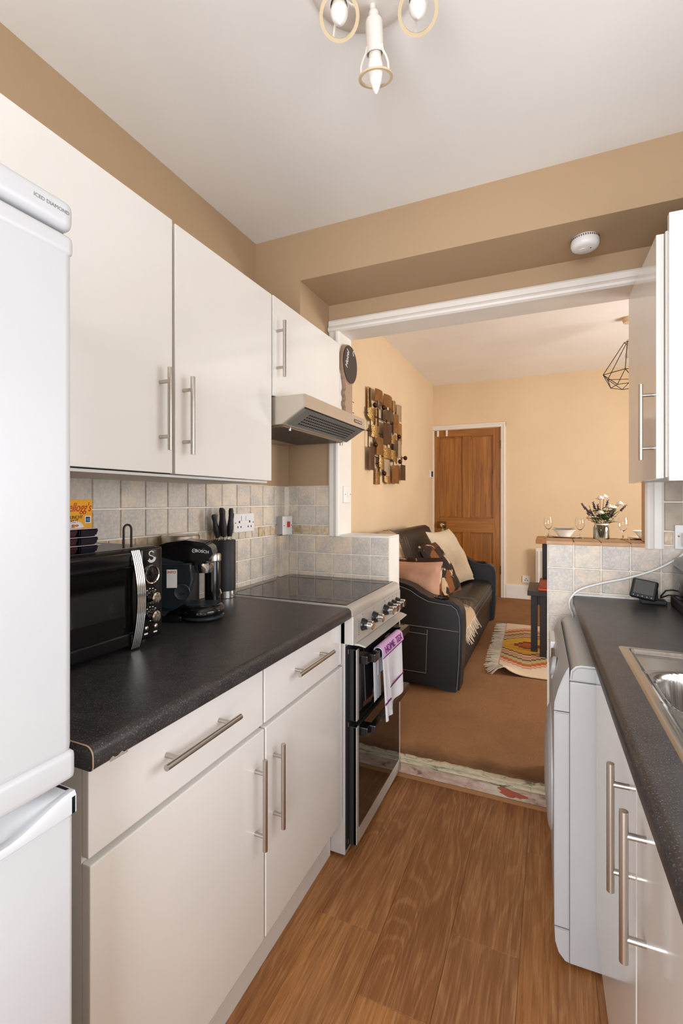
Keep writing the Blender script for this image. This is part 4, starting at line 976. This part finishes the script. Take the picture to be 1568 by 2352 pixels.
# ------------------------------------------------------------------ things on the right worktop
ms = frame_m((.313, 2.035, .9525), (.955, -.26, -.14), (.24, .34, .91))
sm = thing('energy_monitor', 'small black energy monitor with screen on the right worktop', 'monitor', (.33, 2.05, .90))
q = MB(); q.box(-.041, .041, -.036, .036, -.010, .010, bev=.008, seg=3, m=ms); q.obj('case', 'blackm', sm, smooth=40)
q = MB(); q.box(-.031, .031, -.020, .031, .0095, .0106, m=ms); q.obj('screen', 'screen', sm)
q = MB(); [q.ball(ms @ Vector((-.028 + .014 * i, -.028, .0105)), .0017, n=8) for i in range(5)]; q.objs('button', 'whiteprint', sm)
q = MB(); q.box(.305, .385, 2.03, 2.085, .9005, .915, bev=.004); q.box(.325, .36, 2.05, 2.075, .91, .955, bev=.004); q.obj('stand', 'blackm', sm)
q = MB(); q.tube([(.37, 2.07, .925), (.385, 2.06, .95), (.41, 2.055, .955), (.44, 2.06, .94), (.46, 2.06, .905)], .003, 8); q.tube([(.37, 2.07, .92), (.39, 2.05, .935), (.42, 2.04, .938), (.45, 2.05, .92), (.47, 2.06, .905)], .003, 8)
single('black_cable', q, 'blackm', 'looped black cable behind the energy monitor', 'cable', (.41, 2.06, .905))
ta = thing('toaster', 'black toaster at the right edge on the worktop', 'toaster', (.50, 1.89, .90))
q = MB(); q.box(.402, .60, 1.74, 2.050, .915, 1.080, bev=.028, seg=4); q.obj('casing', 'black', ta, smooth=50)
B(.397, .605, 1.735, 2.053, .9015, .935, bev=.006).obj('base', 'blackm', ta)
B(.45, .55, 1.79, 2.0, 1.079, 1.0815).obj('slot', 'dark', ta)
q = MB(); q.ball((.4025, 1.945, .985), .010, (.15, .8, 1.2)); q.obj('badge', 'chrome', ta, smooth=True)
s = thing('plug_socket', 'white socket with plugged-in white plug above the toaster', 'socket', (.50, 2.11, 1.10))
B(.421, .565, 2.098, 2.112, 1.100, 1.190, bev=.003).obj('faceplate', 'pvc', s)
B(.438, .488, 2.062, 2.099, 1.112, 1.162, bev=.008, seg=3).obj('plug', 'pvc', s)
q = MB(); q.cyl((.432, 2.0985, 1.148), (.432, 2.0965, 1.148), .003, n=10); q.obj('screw', 'brass', s)
def smoothpath(P, n=6):
    P = [Vector(p) for p in P]; out = []
    for i in range(len(P) - 1):
        p0, p1, p2, p3 = P[max(i - 1, 0)], P[i], P[i + 1], P[min(i + 2, len(P) - 1)]
        for k_ in range(n):
            t = k_ / n; out.append(.5 * ((2 * p1) + (p2 - p0) * t + (2 * p0 - 5 * p1 + 4 * p2 - p3) * t * t + (3 * p1 - p0 - 3 * p2 + p3) * t ** 3))
    out.append(P[-1]); return out
q = MB(); q.tube(smoothpath([(.463, 2.085, 1.11), (.435, 2.085, 1.075), (.413, 2.085, 1.057), (.351, 2.088, 1.018), (.267, 2.090, .983), (.179, 2.090, .957), (.103, 2.088, .926), (.070, 2.083, .888), (.069, 2.083, .853), (.080, 2.092, .82), (.095, 2.098, .72)]), .0042, 10)
single('white_cable', q, 'pvc', 'white cable running along the tiles and down behind the washing machine', 'cable', (.25, 2.09, .9))

# ------------------------------------------------------------------ ceiling spotlight with three heads
cl = thing('ceiling_light', 'white three headed spotlight fitting on the kitchen ceiling', 'ceiling light', (-.385, .985, ZC))
q = MB(); q.lathe([(0, ZC - .030), (.09, ZC - .026), (.125, ZC - .012), (.130, ZC)], (-.385, .985, 0), n=40); q.obj('ceiling_plate', 'lampwhite', cl, smooth=50)
def head(P, ax):
    P = Vector(P); a = Vector(ax).normalized(); m_ = Matrix.Translation(P) @ Vector((0, 0, 1)).rotation_difference(a).to_matrix().to_4x4()
    q = MB(); q.lathe([(0, .002), (.018, .004), (.0205, .010), (.0205, .072), (.0185, .072), (.0185, .055), (0, .055)], m=m_, n=24)
    up = Vector((P.x, P.y, ZC - .012)); q.ball(P - a * .006, .012, n=12); q.cyl(P - a * .004, Vector((P.x * .85 - .385 * .15, P.y * .85 + .985 * .15, ZC - .020)), .007, n=10)
    h = q.obj('lamp_head', 'lampwhite', cl, smooth=40)
    q = MB(); q.lathe([(.0345, .117), (.0415, .117), (.0415, .121), (.0345, .121), (.0345, .117)], m=m_, n=36); q.obj('ring', 'ring', h, smooth=40)
    q = MB()
    for k_ in range(3):
        an = R(120 * k_ + 40); c_, s_ = math.cos(an), math.sin(an)
        q.tube([m_ @ Vector((r_ * c_, r_ * s_, z_)) for r_, z_ in ((.0205, .060), (.024, .074), (.032, .088), (.037, .102), (.038, .118))], .0024, 6)
    q.objs('prong', 'lampwhite', h, smooth=True)
    q = MB(); q.lathe([(.012, .055), (.0145, .060), (.0155, .084)], m=m_, n=20); q.obj('bulb_collar', 'lampwhite', h, smooth=True)
    q = MB(); q.lathe([(.0155, .084), (.0185, .096), (.0180, .108), (.0135, .128), (.0068, .144), (.0022, .152), (0, .1525)], m=m_, n=20); q.obj('bulb', 'bulb', h, smooth=True)
head((-.380, 1.040, 2.415), (-.05, .25, -.97))
head((-.425, .938, 2.392), (.20, -.40, -.89)); head((-.266, 1.006, 2.402), (.12, -.43, -.89))
# smoke alarm under the beam
sa = thing('smoke_alarm', 'round white smoke alarm under the beam', 'smoke alarm', (.115, 1.955, 2.252))
q = MB(); q.lathe([(0, 2.209), (.036, 2.210), (.045, 2.216), (.048, 2.226), (.047, 2.246), (.043, 2.252)], (.115, 1.955, 0), n=40); q.obj('body', 'pvc', sa, smooth=50)
q = MB()
for i in range(40): an = 2 * math.pi * i / 40; q.box(.0462, .0482, -.0014, .0014, 2.240, 2.2465, m=Matrix.Translation((.115, 1.955, 0)) @ Matrix.Rotation(an, 4, 'Z'))
q.obj('vent_slots', 'dgrey', sa)['kind'] = 'stuff'
q = MB(); q.lathe([(0, 2.2075), (.012, 2.2078), (.013, 2.2105)], (.108, 1.955, 0), n=20); q.obj('test_button', 'pvc', sa, smooth=True)
q = MB(); q.cyl((.133, 1.950, 2.2085), (.133, 1.950, 2.211), .0024, n=10); q.obj('indicator', 'dark', sa)
# ------------------------------------------------------------------ sofa
sf = thing('sofa', 'black leather sofa with white stitching along the left wall', 'sofa', (-.93, 3.9, ZL))
def arm(y0, y1, inner):
    pr_ = [(-.508, .125), (-.494, .30), (-.486, .50), (-.490, .585), (-.507, .635), (-.545, .662), (-.62, .668), (-.69, .676), (-.745, .700), (-.80, .735), (-.86, .755), (-.95, .770), (-1.10, .785), (-1.30, .79), (-1.34, .77), (-1.34, .125)]
    a = MB().prism(pr_, 'y', y0, y1, bev=.022, seg=4).obj('arm', 'leather', sf, smooth=60)
    c = MB(); c.lathe([(.050, .001), (.050, .005), (.042, .006), (.040, .002), (.038, -.004), (0, -.005)], (-.628, (y0 + y1) / 2, .6715), n=32); c.obj('cup_holder', 'black', a, smooth=40)
    yo = y0 - .0012 if inner > 0 else y1 + .0012
    s_ = MB(); off = [(x + .014 if x > -.52 else x, z - .014) for x, z in pr_[:13]]
    off = [(-.520, .135), (-.508, .30), (-.502, .50), (-.506, .575), (-.522, .620), (-.553, .643), (-.62, .648), (-.695, .656), (-.752, .681), (-.81, .716), (-.87, .735), (-.96, .750)]
    s_.tube([(x, yo, z) for x, z in off], .0014, 6); s_.tube([(-.507, yo, .487), (-.62, yo, .492), (-.80, yo, .497), (-1.0, yo, .50)], .0014, 6); s_.obj('stitching', 'stitch', a)
    return a
an = arm(2.88, 3.045, 1)
pk = B(-.93, -.700, 2.874, 2.884, .205, .482, bev=.003).obj('side_pocket', 'leather', an)
q = MB(); yo = 2.8728; q.tube([(-.93, yo, .215), (-.708, yo, .212), (-.702, yo, .40), (-.698, yo, .480)], .0014, 6); q.tube([(-.93, yo, .460), (-.700, yo, .452)], .0014, 6); q.obj('stitching', 'stitch', pk)
arm(4.735, 4.90, -1)
B(-1.33, -.535, 3.045, 4.735, .135, .315, bev=.012, seg=3).obj('base', 'leather', sf, smooth=50)
q = MB(); q.prism([(-1.20, .30), (-.545, .30), (-.522, .315), (-.514, .36), (-.516, .44), (-.530, .485), (-.565, .508), (-.75, .512), (-1.20, .500)], 'y', 3.048, 4.732, bev=.012, seg=3); seat = q.obj('seat', 'leather', sf, smooth=60)
q = MB(); q.tube([(-.5135, y, .418) for y in (3.06, 3.6, 4.2, 4.72)], .0013, 6); q.tube([(-.5225, y, .470) for y in (3.06, 4.72)], .0013, 6)
for y in (3.78, 3.81): q.tube([(-.53, y, .488), (-.566, y, .5105), (-.75, y, .5145), (-1.0, y, .510)], .0013, 6)
q.obj('stitching', 'stitch', seat)
bp = [(-.95, .495), (-1.10, .955), (-1.125, 1.012), (-1.165, 1.035), (-1.215, 1.030), (-1.245, .985), (-1.20, .70), (-1.14, .43)]
q = MB(); q.prism(bp, 'y', 3.055, 4.725, bev=.02, seg=4); bk = q.obj('backrest', 'leather', sf, smooth=60)
q = MB()
for y in (3.76, 3.82, 4.42): q.tube([(-.951, y, .52), (-1.028, y, .74), (-1.1005, y, .955), (-1.127, y, 1.013)], .0013, 6)
q.obj('stitching', 'stitch', bk)
for x in (-.56, -1.27):
    for y in (2.95, 4.82):
        q = MB(); q.prism([(x - .05, ZL), (x + .03, ZL), (x + .045, .14), (x - .11, .14)], 'y', y - .05, y + .05); q.obj('leg', 'blackm', sf)

def mpil(c, right, up): return frame_m(c, right, up)
def cushion(label, mat, c, right, up, w, h, th, group='cushions on the sofa', pinch=.07):
    q = MB(); q.pillow(w, h, th, mpil(c, right, up), pinch=pinch); return single('cushion', q, mat, label, 'cushion', c, group)
cushion('dusty pink velvet cushion against the near sofa arm', 'pink', (-.895, 3.155, .688), (1, .05, 0), (0, .10, 1), .45, .36, .19)
cushion('patchwork cowhide cushion standing upright on the sofa', 'cow', (-.795, 3.70, .745), (.10, 1, 0), (-.52, 0, .86), .42, .44, .12, pinch=.03)
cushion('patchwork cowhide cushion mostly hidden behind the pink cushion', 'cow', (-.93, 3.36, .688), (1, .15, 0), (0, .22, 1), .44, .36, .11, pinch=.03)
cushion('large cream ribbed cushion at the far end of the sofa', 'creamfab', (-.845, 4.38, .765), (.18, 1, 0), (-.48, 0, .88), .56, .54, .16)

# throws
def fringe(pts_dirs, mat, name, parent, r=.0016, wig=.35):
    q = MB(); rn = random.Random(11)
    for p, d, L in pts_dirs:
        p, d = Vector(p), Vector(d).normalized(); L *= rn.uniform(.75, 1.15)
        s_ = Vector((rn.uniform(-1, 1), rn.uniform(-1, 1), rn.uniform(-.5, .3))) * wig * L
        q.tube([p, p + d * L * .5 + s_ * .4, p + d * L + s_], r, 4)
    o = q.obj(name, mat, parent); o['kind'] = 'stuff'; return o
bt_ = thing('throw', 'beige fringed throw hung over the near end of the sofa back', 'throw', (-1.1, 3.3, .80), 'throws on the sofa')
path = [(-.962, .55), (-1.00, .68), (-1.05, .83), (-1.092, .955), (-1.117, 1.020), (-1.163, 1.044), (-1.222, 1.038), (-1.254, .985), (-1.23, .85)]
g = []
for j in range(13):
    t = j / 12; y = 3.07 + (.47 + .04 * math.sin(5 * t)) * t; row = []
    for i, (x, z) in enumerate(path): row.append((x + .004, y + .10 * (1 - i / 8) * t, z + .002))
    g.append(row)
MB().sheet(g, .006).obj('cloth', 'throw', bt_, smooth=True)
fd = [((p[0] + .004, p[1], p[2]), (.2, 1, .1), .03) for a, b in zip(g[-1], g[-1][1:]) for t in [k_ / 9 for k_ in range(9)] for p in [Vector(a).lerp(Vector(b), t)]]
fringe(fd, 'fringe_d', 'fringe', bt_, .0022)
q = MB(); q.sheet([[(x + .007, y, z + .003) for x, z in path[:6]] for y in (3.08, 3.16, 3.25)], .004); q.obj('grey_band', 'greythrow', bt_, smooth=True)
st2 = thing('throw', 'pale fringed throw lying over the front edge of the sofa seat', 'throw', (-.62, 3.25, .515), 'throws on the sofa')
sp_ = [(-.80, .519), (-.70, .519), (-.62, .518), (-.570, .514), (-.540, .498), (-.522, .470), (-.512, .440)]
g = [[(x, 3.06 + .40 * t + .10 * t * (i / 6), z + .003 * math.sin(9 * t + i)) for i, (x, z) in enumerate(sp_)] for t in [k_ / 12 for k_ in range(13)]]
MB().sheet(g, .006).obj('cloth', 'throw', st2, smooth=True)
fd = [((p[0] + .005, p[1], p[2]), (.25, .25, -1), .075) for a, b in zip([r_[-1] for r_ in g], [r_[-1] for r_ in g][1:]) for t in [k_ / 8 for k_ in range(8)] for p in [Vector(a).lerp(Vector(b), t)]]
fringe(fd, 'fringe', 'white_fringe', st2, .0024)
fd = [((p[0], p[1], p[2] + .004), (-.1, .5, .35), .05) for a, b in zip(g[-1], g[-1][1:]) for t in [k_ / 10 for k_ in range(10)] for p in [Vector(a).lerp(Vector(b), t)]]
fringe(fd, 'fringe_d', 'grey_fringe', st2, .0024)
q = MB(); q.sheet([[(x, 3.42 + .02 * k_ + .10 * (i / 6) * .95, z + .009) for i, (x, z) in enumerate(sp_[:5])] for k_ in range(3)], .004); q.obj('grey_band', 'greythrow', st2, smooth=True)

# ------------------------------------------------------------------ rug
rg = thing('rug', 'fringed kilim rug with stepped yellow and orange diamonds', 'rug', (-.19, 4.03, ZL), rotz=R(2.0), local=True)
rn = random.Random(4); g = []
for i in range(70):
    x = -.165 + 1.25 * i / 69; row = []
    for j in range(34):
        y = -.70 + 1.37 * j / 33
        lift = .045 * math.exp(-((x + .165) / .10) ** 2 - ((y + .70) / .12) ** 2) + .012 * math.exp(-((x - .02) / .2) ** 2 - ((y - .12) / .08) ** 2)
        row.append((x + .035 * math.exp(-((x + .165) / .05) ** 2 - ((y + .70) / .1) ** 2), y, .006 + lift + .0015 * math.sin(9 * x + 4 * y)))
    g.append(row)
MB().sheet(g, .005).obj('weave', 'rug', rg, smooth=True, world=False)
q = MB()
for j in range(33):
    for k_ in range(7):
        p = Vector(g[0][j]).lerp(Vector(g[0][j + 1]), k_ / 7) if j < 33 else Vector(g[0][j])
        L = rn.uniform(.06, .105); s_ = rn.uniform(-.03, .02)
        q.tube([p, p + Vector((-L * .45, s_ * .3, -.3 * p.z + .004)), p + Vector((-L, s_, .004 - p.z))], .0022, 4)
o = q.obj('fringe', 'fringe', rg, world=False); o['kind'] = 'stuff'

# ------------------------------------------------------------------ bench with a woven box
bn = thing('bench', 'black stained wooden bench standing on the rug', 'bench', (.2, 3.9, ZL))
B(-.158, .70, 3.70, 4.10, .585, .622, bev=.003).obj('seat', 'darkwood', bn)
for x0, y0 in ((-.141, 3.895), (-.076, 3.785), (.62, 3.74), (.62, 4.02)): B(x0, x0 + .047, y0, y0 + .045, ZL + .012, .586, bev=.002).obj('leg', 'darkwood', bn)
B(-.10, .64, 3.915, 3.935, .48, .56).obj('rail', 'darkwood', bn); B(-.06, .64, 3.80, 3.82, .52, .585).obj('rail', 'darkwood', bn)
wv = thing('woven_box', 'flat terracotta ribbed box on the black bench', 'box', (-.03, 3.9, .622))
B(-.085, .05, 3.72, 4.06, .6225, .638, bev=.004).obj('tray', 'orangeprint', wv)
for i in range(9): B(-.080, .045, 3.735 + .036 * i, 3.762 + .036 * i, .6385, .668 - .0 * i, bev=.005).obj('rib', 'terracotta', wv)

# ------------------------------------------------------------------ bar table laid for two
TZ = .98
tb_ = thing('dining_table', 'high narrow wooden table with black legs behind the half wall', 'table', (.5, 4.15, ZL))
for i in range(3): B(-.108, 1.15, 3.93 + .137 * i, 4.065 + .137 * i, TZ - .032, TZ, bev=.003).obj('plank', 'tablewood', tb_)
for x, y in ((-.058, 3.97), (-.058, 4.25), (1.05, 3.97), (1.05, 4.25)): B(x, x + .032, y, y + .032, ZL, TZ - .032, bev=.002).obj('leg', 'blackm', tb_)
B(-.05, 1.07, 3.98, 4.0, TZ - .10, TZ - .034).obj('rail', 'blackm', tb_); 
B(-.062, -.022, 3.964, 4.006, TZ - .30, TZ - .034, bev=.002).obj('leg_bracket', 'blackm', tb_)
def place(x, y, lab_p, lab_b):
    q = MB(); q.lathe([(0, TZ + .002), (.07, TZ + .003), (.085, TZ + .008), (.122, TZ + .016), (.124, TZ + .019), (.086, TZ + .012), (0, TZ + .007)], (x, y, 0), n=40)
    single('dinner_plate', q, 'china', lab_p, 'plate', (x, y, TZ), 'plates on the table')
    q = MB(); q.lathe([(0, TZ + .011), (.042, TZ + .011), (.050, TZ + .022), (.078, TZ + .058), (.090, TZ + .066), (.090, TZ + .069), (.076, TZ + .062), (.046, TZ + .026), (0, TZ + .020)], (x, y, 0), n=40)
    single('bowl', q, 'china', lab_b, 'bowl', (x, y, TZ + .01), 'bowls on the table')
place(.100, 4.19, 'white dinner plate under the left bowl', 'white bowl left of the vase')
place(.665, 4.24, 'white dinner plate at the right end of the table', 'white bowl at the right end of the table')
q = MB(); q.lathe([(0, TZ + .070), (.05, TZ + .070), (.082, TZ + .084), (.086, TZ + .086), (.05, TZ + .075), (0, TZ + .074)], (.095, 4.20, 0), n=40)
single('side_plate', q, 'china', 'shallow white dish on top of the left bowl', 'plate', (.095, 4.20, TZ + .07), smooth=True)
def wine(x, y, h, lab):
    q = MB(); s_ = h / .175
    pr_ = [(0, .001), (.032, .001), (.033, .003), (.010, .007), (.0042, .014), (.0038, .055), (.006, .064), (.020, .076), (.033, .098), (.036, .118), (.034, .145), (.030, .172), (.0294, .172), (.0332, .145), (.0350, .118), (.032, .099), (.019, .078), (.004, .067), (0, .066)]
    q.lathe([(r_ * s_, TZ + z * s_) for r_, z in pr_], (x, y, 0), n=28)
    single('wine_glass', q, 'clear', lab, 'wine glass', (x, y, TZ), 'wine glasses on the table')
wine(-.020, 4.24, .168, 'clear wine glass at the left end of the table'); wine(.212, 4.21, .172, 'clear wine glass between the left bowl and the vase'); wine(.508, 4.20, .172, 'clear wine glass right of the vase')
for i, (x, y, a, nm, lab) in enumerate(((-.035, 4.12, 80, 'fork', 'steel fork left of the left plate'), (.225, 4.13, 95, 'table_knife', 'steel knife right of the left plate'), (.475, 4.12, 60, 'spoon', 'steel spoon beside the right wine glass'), (.54, 4.13, 85, 'fork', 'steel fork left of the right plate'))):
    q = MB(); m_ = Matrix.Translation((x, y, TZ)) @ Matrix.Rotation(R(a), 4, 'Z')
    q.tube([m_ @ Vector(p) for p in ((-.09, 0, .004), (-.02, 0, .004), (.03, 0, .010))], .0035, 6)
    if nm == 'fork': [q.tube([m_ @ Vector(p) for p in ((.03, 0, .010), (.045, k_, .012), (.085, k_, .016))], .0016, 5) for k_ in (-.008, -.0027, .0027, .008)]
    elif nm == 'spoon': q.ball(m_ @ Vector((.055, 0, .010)), .022, (.8, 1.3, .25), 12)
    else: q.box(.03, .11, -.008, .008, .004, .006, m=m_)
    single(nm, q, 'chrome', lab, 'cutlery', (x, y, TZ))
# vase with flowers
VX, VY = .360, 4.20
vs = thing('vase', 'grey glass jar vase with white cord on the table', 'vase', (VX, VY, TZ))
q = MB(); q.lathe([(0, TZ + .001), (.052, TZ + .001), (.056, TZ + .006), (.056, TZ + .085), (.050, TZ + .103), (.045, TZ + .110), (.046, TZ + .124), (.044, TZ + .124), (.043, TZ + .110), (.048, TZ + .101), (.053, TZ + .084), (.053, TZ + .010), (0, TZ + .008)], (VX, VY, 0), n=36); q.obj('jar', 'smoke', vs, smooth=50)
q = MB(); q.lathe([(.0458, TZ + .1095), (.0485, TZ + .113), (.0485, TZ + .119), (.0458, TZ + .122)], (VX, VY, 0), n=30); q.obj('cord', 'petal', vs, smooth=True)
q = MB(); q.sheet([[(VX - .045 + .002 * i, VY - .036, TZ + .112 - .012 * i), (VX - .038 + .006 * i * .4, VY - .040, TZ + .110 - .012 * i)] for i in range(4)], .001); q.obj('tag', 'petal', vs)
fl_ = thing('flower_bunch', 'white roses with lavender and green leaves in the jar vase', 'flowers', (VX, VY, TZ + .01))
rn = random.Random(9); q = MB(); tips = []
heads = [(-.085, .020, .262, 'p'), (-.055, .0, .225, 'p'), (-.010, -.01, .318, 'p'), (.020, .01, .330, 'p'), (.055, -.01, .25, 'p'), (.085, 0, .245, 'p'), (-.010, -.05, .205, 'p'), (.125, .0, .275, 'p'), (-.085, -.02, .165, 'c')]
lav = [(-.135, 0, .275), (-.110, 0, .245), (-.095, .02, .20), (-.055, .01, .285), (-.025, -.01, .268), (.045, 0, .30), (.105, .01, .262), (.165, 0, .262), (.07, -.02, .225), (.09, .02, .215), (-.08, -.01, .225)]
for x, y, z, kd in heads: q.tube([(VX + x * .1, VY + y * .1, TZ + .02), (VX + x * .25, VY + y * .4, TZ + .12), (VX + x, VY + y, TZ + z)], .0018, 5)
for x, y, z in lav: q.tube([(VX + x * .1, VY, TZ + .03), (VX + x * .3, VY + y * .5, TZ + .12), (VX + x, VY + y, TZ + z)], .0013, 5)
q.obj('stems', 'stem', fl_)
for x, y, z, kd in heads[2:]:
    b_ = MB(); c = Vector((VX + x, VY + y, TZ + z)); R0 = .029 if kd == 'p' else .024
    for ring_, (n_, rr_, tl) in enumerate(((5, .35, 1.3), (7, .62, .8), (8, .95, .3))):
        for k_ in range(n_):
            a = 2 * math.pi * k_ / n_ + ring_; m_ = Matrix.Translation(c) @ Matrix.Rotation(a, 4, 'Z') @ Matrix.Translation((R0 * rr_ * .6, 0, .004 - .004 * ring_)) @ Matrix.Rotation(-tl, 4, 'Y')
            t_ = bmesh.new(); bmesh.ops.create_uvsphere(t_, u_segments=8, v_segments=6, radius=1); b_.merge(t_, m_ @ Matrix.Diagonal((R0 * .62, R0 * .5, R0 * .14, 1)))
    b_.obj('blossom', 'petal' if kd == 'p' else plain('peach_petal', rgb(226, 196, 160), .7), fl_, smooth=True)
for x, y, z in lav:
    b_ = MB(); c = Vector((VX + x, VY + y, TZ + z)); d = Vector((x * .7, y, z - .12)).normalized()
    for k_ in range(14):
        p = c - d * (.05 - .0042 * k_); a = k_ * 2.4; b_.ball(p + Vector((math.cos(a), math.sin(a), 0)) * .0052, .0068 - .0002 * k_, n=6)
    b_.obj('lavender_spike', 'lavender', fl_, smooth=True)
for k_ in range(60):
    a = rn.uniform(0, 6.28); rr_ = rn.uniform(.01, .075); z = rn.uniform(.125, .225) + .02 * (rr_ < .03)
    c = Vector((VX + .012 + rr_ * math.cos(a), VY + rr_ * .7 * math.sin(a), TZ + z)); L = rn.uniform(.040, .070)
    b_ = MB(); m_ = Matrix.Translation(c) @ Matrix.Rotation(a, 4, 'Z') @ Matrix.Rotation(-rn.uniform(.1, 1.0), 4, 'Y')
    b_.sheet([[m_ @ Vector((L * (s_ - .3), w_ * L * .34 * math.sin(math.pi * min(1, s_ * .95 + .05)), -.2 * L * s_ * s_ + abs(w_) * .05 * L)) for w_ in (-1, 0, 1)] for s_ in [i / 5 for i in range(6)]], .0006)
    b_.obj('leaf', 'leaf', fl_, smooth=True)

# ------------------------------------------------------------------ radiator, socket, thermostat
rd = thing('radiator', 'white panel radiator on the far wall behind the table', 'radiator', (.4, 5.93, ZL + .12))
B(-.162, .95, 5.90, 5.93, .225, .732, bev=.006).obj('panel', 'white', rd)
for i in range(26): B(-.145 + .042 * i, -.120 + .042 * i, 5.892, 5.902, .26, .70, bev=.006, seg=2).obj('flute', 'white', rd)
B(-.10, .90, 5.93, 5.985, .60, .66).obj('bracket', 'white', rd)
q = MB(); q.cyl((-.15, 5.94, .25), (-.15, 5.94, ZL), .008, n=10); q.obj('pipe', 'white', rd)
s = thing('wall_socket', 'white wall socket above the skirting by the pine door', 'socket', (-.27, LYF, .305))
B(-.312, -.226, LYF - .010, LYF, .305, .388, bev=.003).obj('faceplate', 'pvc', s)
q = MB(); [q.box(x - .004, x + .004, LYF - .0108, LYF - .0098, z - .006, z + .006) for x, z in ((-.28, .335), (-.255, .335), (-.268, .355))]; q.objs('pin_hole', 'dark', s)
s = thing('thermostat', 'small black and white room thermostat beside the pine door', 'thermostat', (LXL, 5.84, 1.565))
B(LXL, LXL + .022, 5.79, 5.90, 1.565, 1.660, bev=.004).obj('case', 'pvc', s); B(LXL + .0215, LXL + .024, 5.81, 5.885, 1.580, 1.648).obj('screen', 'dark', s)

# ------------------------------------------------------------------ metal wall art over the sofa
wa = thing('wall_art', 'bronze and gold metal collage hung above the sofa', 'wall art', (LXL, 4.08, 1.42))
arts = [('gold',3.58,3.67,2.04,2.21),('bronze',3.70,3.89,2.12,2.22),('bronze',3.91,4.14,2.11,2.22),('gold',4.19,4.34,2.12,2.22),('silver',4.36,4.52,2.05,2.21),('gold',3.56,3.72,1.93,2.04),('gold',3.77,3.85,1.92,2.07),('umber',3.96,4.20,2.00,2.09),('bronze',4.21,4.35,1.91,2.09),('gold',4.44,4.54,1.84,2.04),('brown',3.91,4.14,1.78,1.97),('gold',3.65,3.82,1.81,1.91),('bronze',3.75,3.92,1.67,1.82),('gold',4.16,4.34,1.81,1.89),('silver',4.36,4.50,1.70,1.86),('umber',4.22,4.36,1.70,1.85),('gold',3.97,4.19,1.66,1.76),('gold',4.16,4.36,1.64,1.75),('brown',3.57,3.70,1.53,1.72),('gold',3.83,3.98,1.55,1.66),('silver',3.98,4.14,1.50,1.65),('gold',3.77,3.88,1.42,1.56),('bronze',4.16,4.37,1.44,1.61),('brown',4.42,4.58,1.48,1.63),('gold',4.00,4.17,1.43,1.50)]
for i, (m_, y0, y1, z0, z1) in enumerate(arts):
    lay = LXL + (.020 if m_ in ('gold', 'silver') else .038) + .004 * (i % 3); cur = .018 if (y1 - y0) > .11 else .006
    g = []
    for a in range(9):
        t = a / 8; y = y0 + (y1 - y0) * t; x = lay + cur * math.sin(math.pi * t)
        zz = z0 + (.0 if i not in (5, 17, 24, 19) else (z1 - z0) * .35 * abs(2 * t - 1) ** 2)
        g.append([(x, y, zz), (x, y, (zz + z1) / 2), (x, y, z1)])
    MB().sheet(g, .002).obj('metal_panel', m_, wa, smooth=True)
for a, b, c, d in [(3.61,2.20,3.62,1.86),(3.80,2.13,3.83,1.53),(4.03,2.12,4.06,1.66),(4.20,2.21,4.24,1.60),(4.49,1.71,4.50,1.63),(3.57,1.87,3.57,1.71),(3.92,2.08,3.92,1.99),(3.54,1.99,4.05,1.99),(3.54,1.85,3.91,1.86),(4.14,1.85,4.36,1.85),(4.49,1.71,4.60,1.71),(3.70,1.65,3.80,1.65)]:
    q = MB(); q.cyl((LXL + .030, a, b), (LXL + .030, c, d), .0045, n=8); q.obj('rod', 'iron', wa, smooth=True)
for y, z in [(3.71,2.08),(3.93,2.10),(4.39,1.90),(3.72,1.75),(3.94,1.52),(4.60,1.71),(4.42,1.66)]:
    q = MB(); q.ball((LXL + .040, y, z), .027, (.7, 1.25, .85), 16); q.obj('ball', 'ball', wa, smooth=True)
q = MB(); [q.cyl((LXL, y, z), (LXL + .03, y, z), .004, n=6) for y, z in ((3.8, 2.0), (4.24, 2.0), (3.82, 1.6), (4.23, 1.66))]; q.objs('standoff', 'iron', wa)

# ------------------------------------------------------------------ pendant lamp
PX, PY = .575, 4.40
pd = thing('pendant_lamp', 'black wire cage pendant lamp hanging in the living room', 'pendant lamp', (PX, PY, LZC))
q = MB(); q.lathe([(0, LZC - .045), (.040, LZC - .042), (.048, LZC - .02), (.048, LZC)], (PX, PY, 0)); q.obj('ceiling_rose', 'lwall', pd, smooth=40)
q = MB(); q.cyl((PX, PY, LZC - .04), (PX, PY, 2.575), .003, n=8); q.obj('flex', 'white', pd)
q = MB(); q.lathe([(.0, 2.58), (.018, 2.575), (.020, 2.545), (.016, 2.50), (0, 2.50)], (PX, PY, 0)); q.obj('lampholder', 'white', pd, smooth=40)
q = MB(); q.lathe([(.012, 2.505), (.016, 2.49), (.028, 2.465), (.030, 2.445), (.022, 2.425), (0, 2.418)], (PX, PY, 0)); q.obj('bulb', 'bulb', pd, smooth=True)
q = MB()
def rp(r_, z, k_, ph=0): return (PX + r_ * math.cos(R(60 * k_ + ph)), PY + r_ * math.sin(R(60 * k_ + ph)), z)
for k_ in range(6):
    q.cyl(rp(.035, 2.555, k_), rp(.035, 2.555, k_ + 1), .0028, n=6); q.cyl(rp(.035, 2.555, k_), rp(.195, 2.30, k_, 15), .0028, n=6)
    q.cyl(rp(.195, 2.30, k_, 15), rp(.195, 2.30, k_ + 1, 15), .0028, n=6)
    q.cyl(rp(.195, 2.30, k_, 15), rp(.13, 2.205, k_, 45), .0028, n=6); q.cyl(rp(.195, 2.30, k_ + 1, 15), rp(.13, 2.205, k_, 45), .0028, n=6)
    q.cyl(rp(.13, 2.205, k_, 45), rp(.13, 2.205, k_ + 1, 45), .0028, n=6)
q.obj('wire_cage', 'iron', pd, smooth=True)
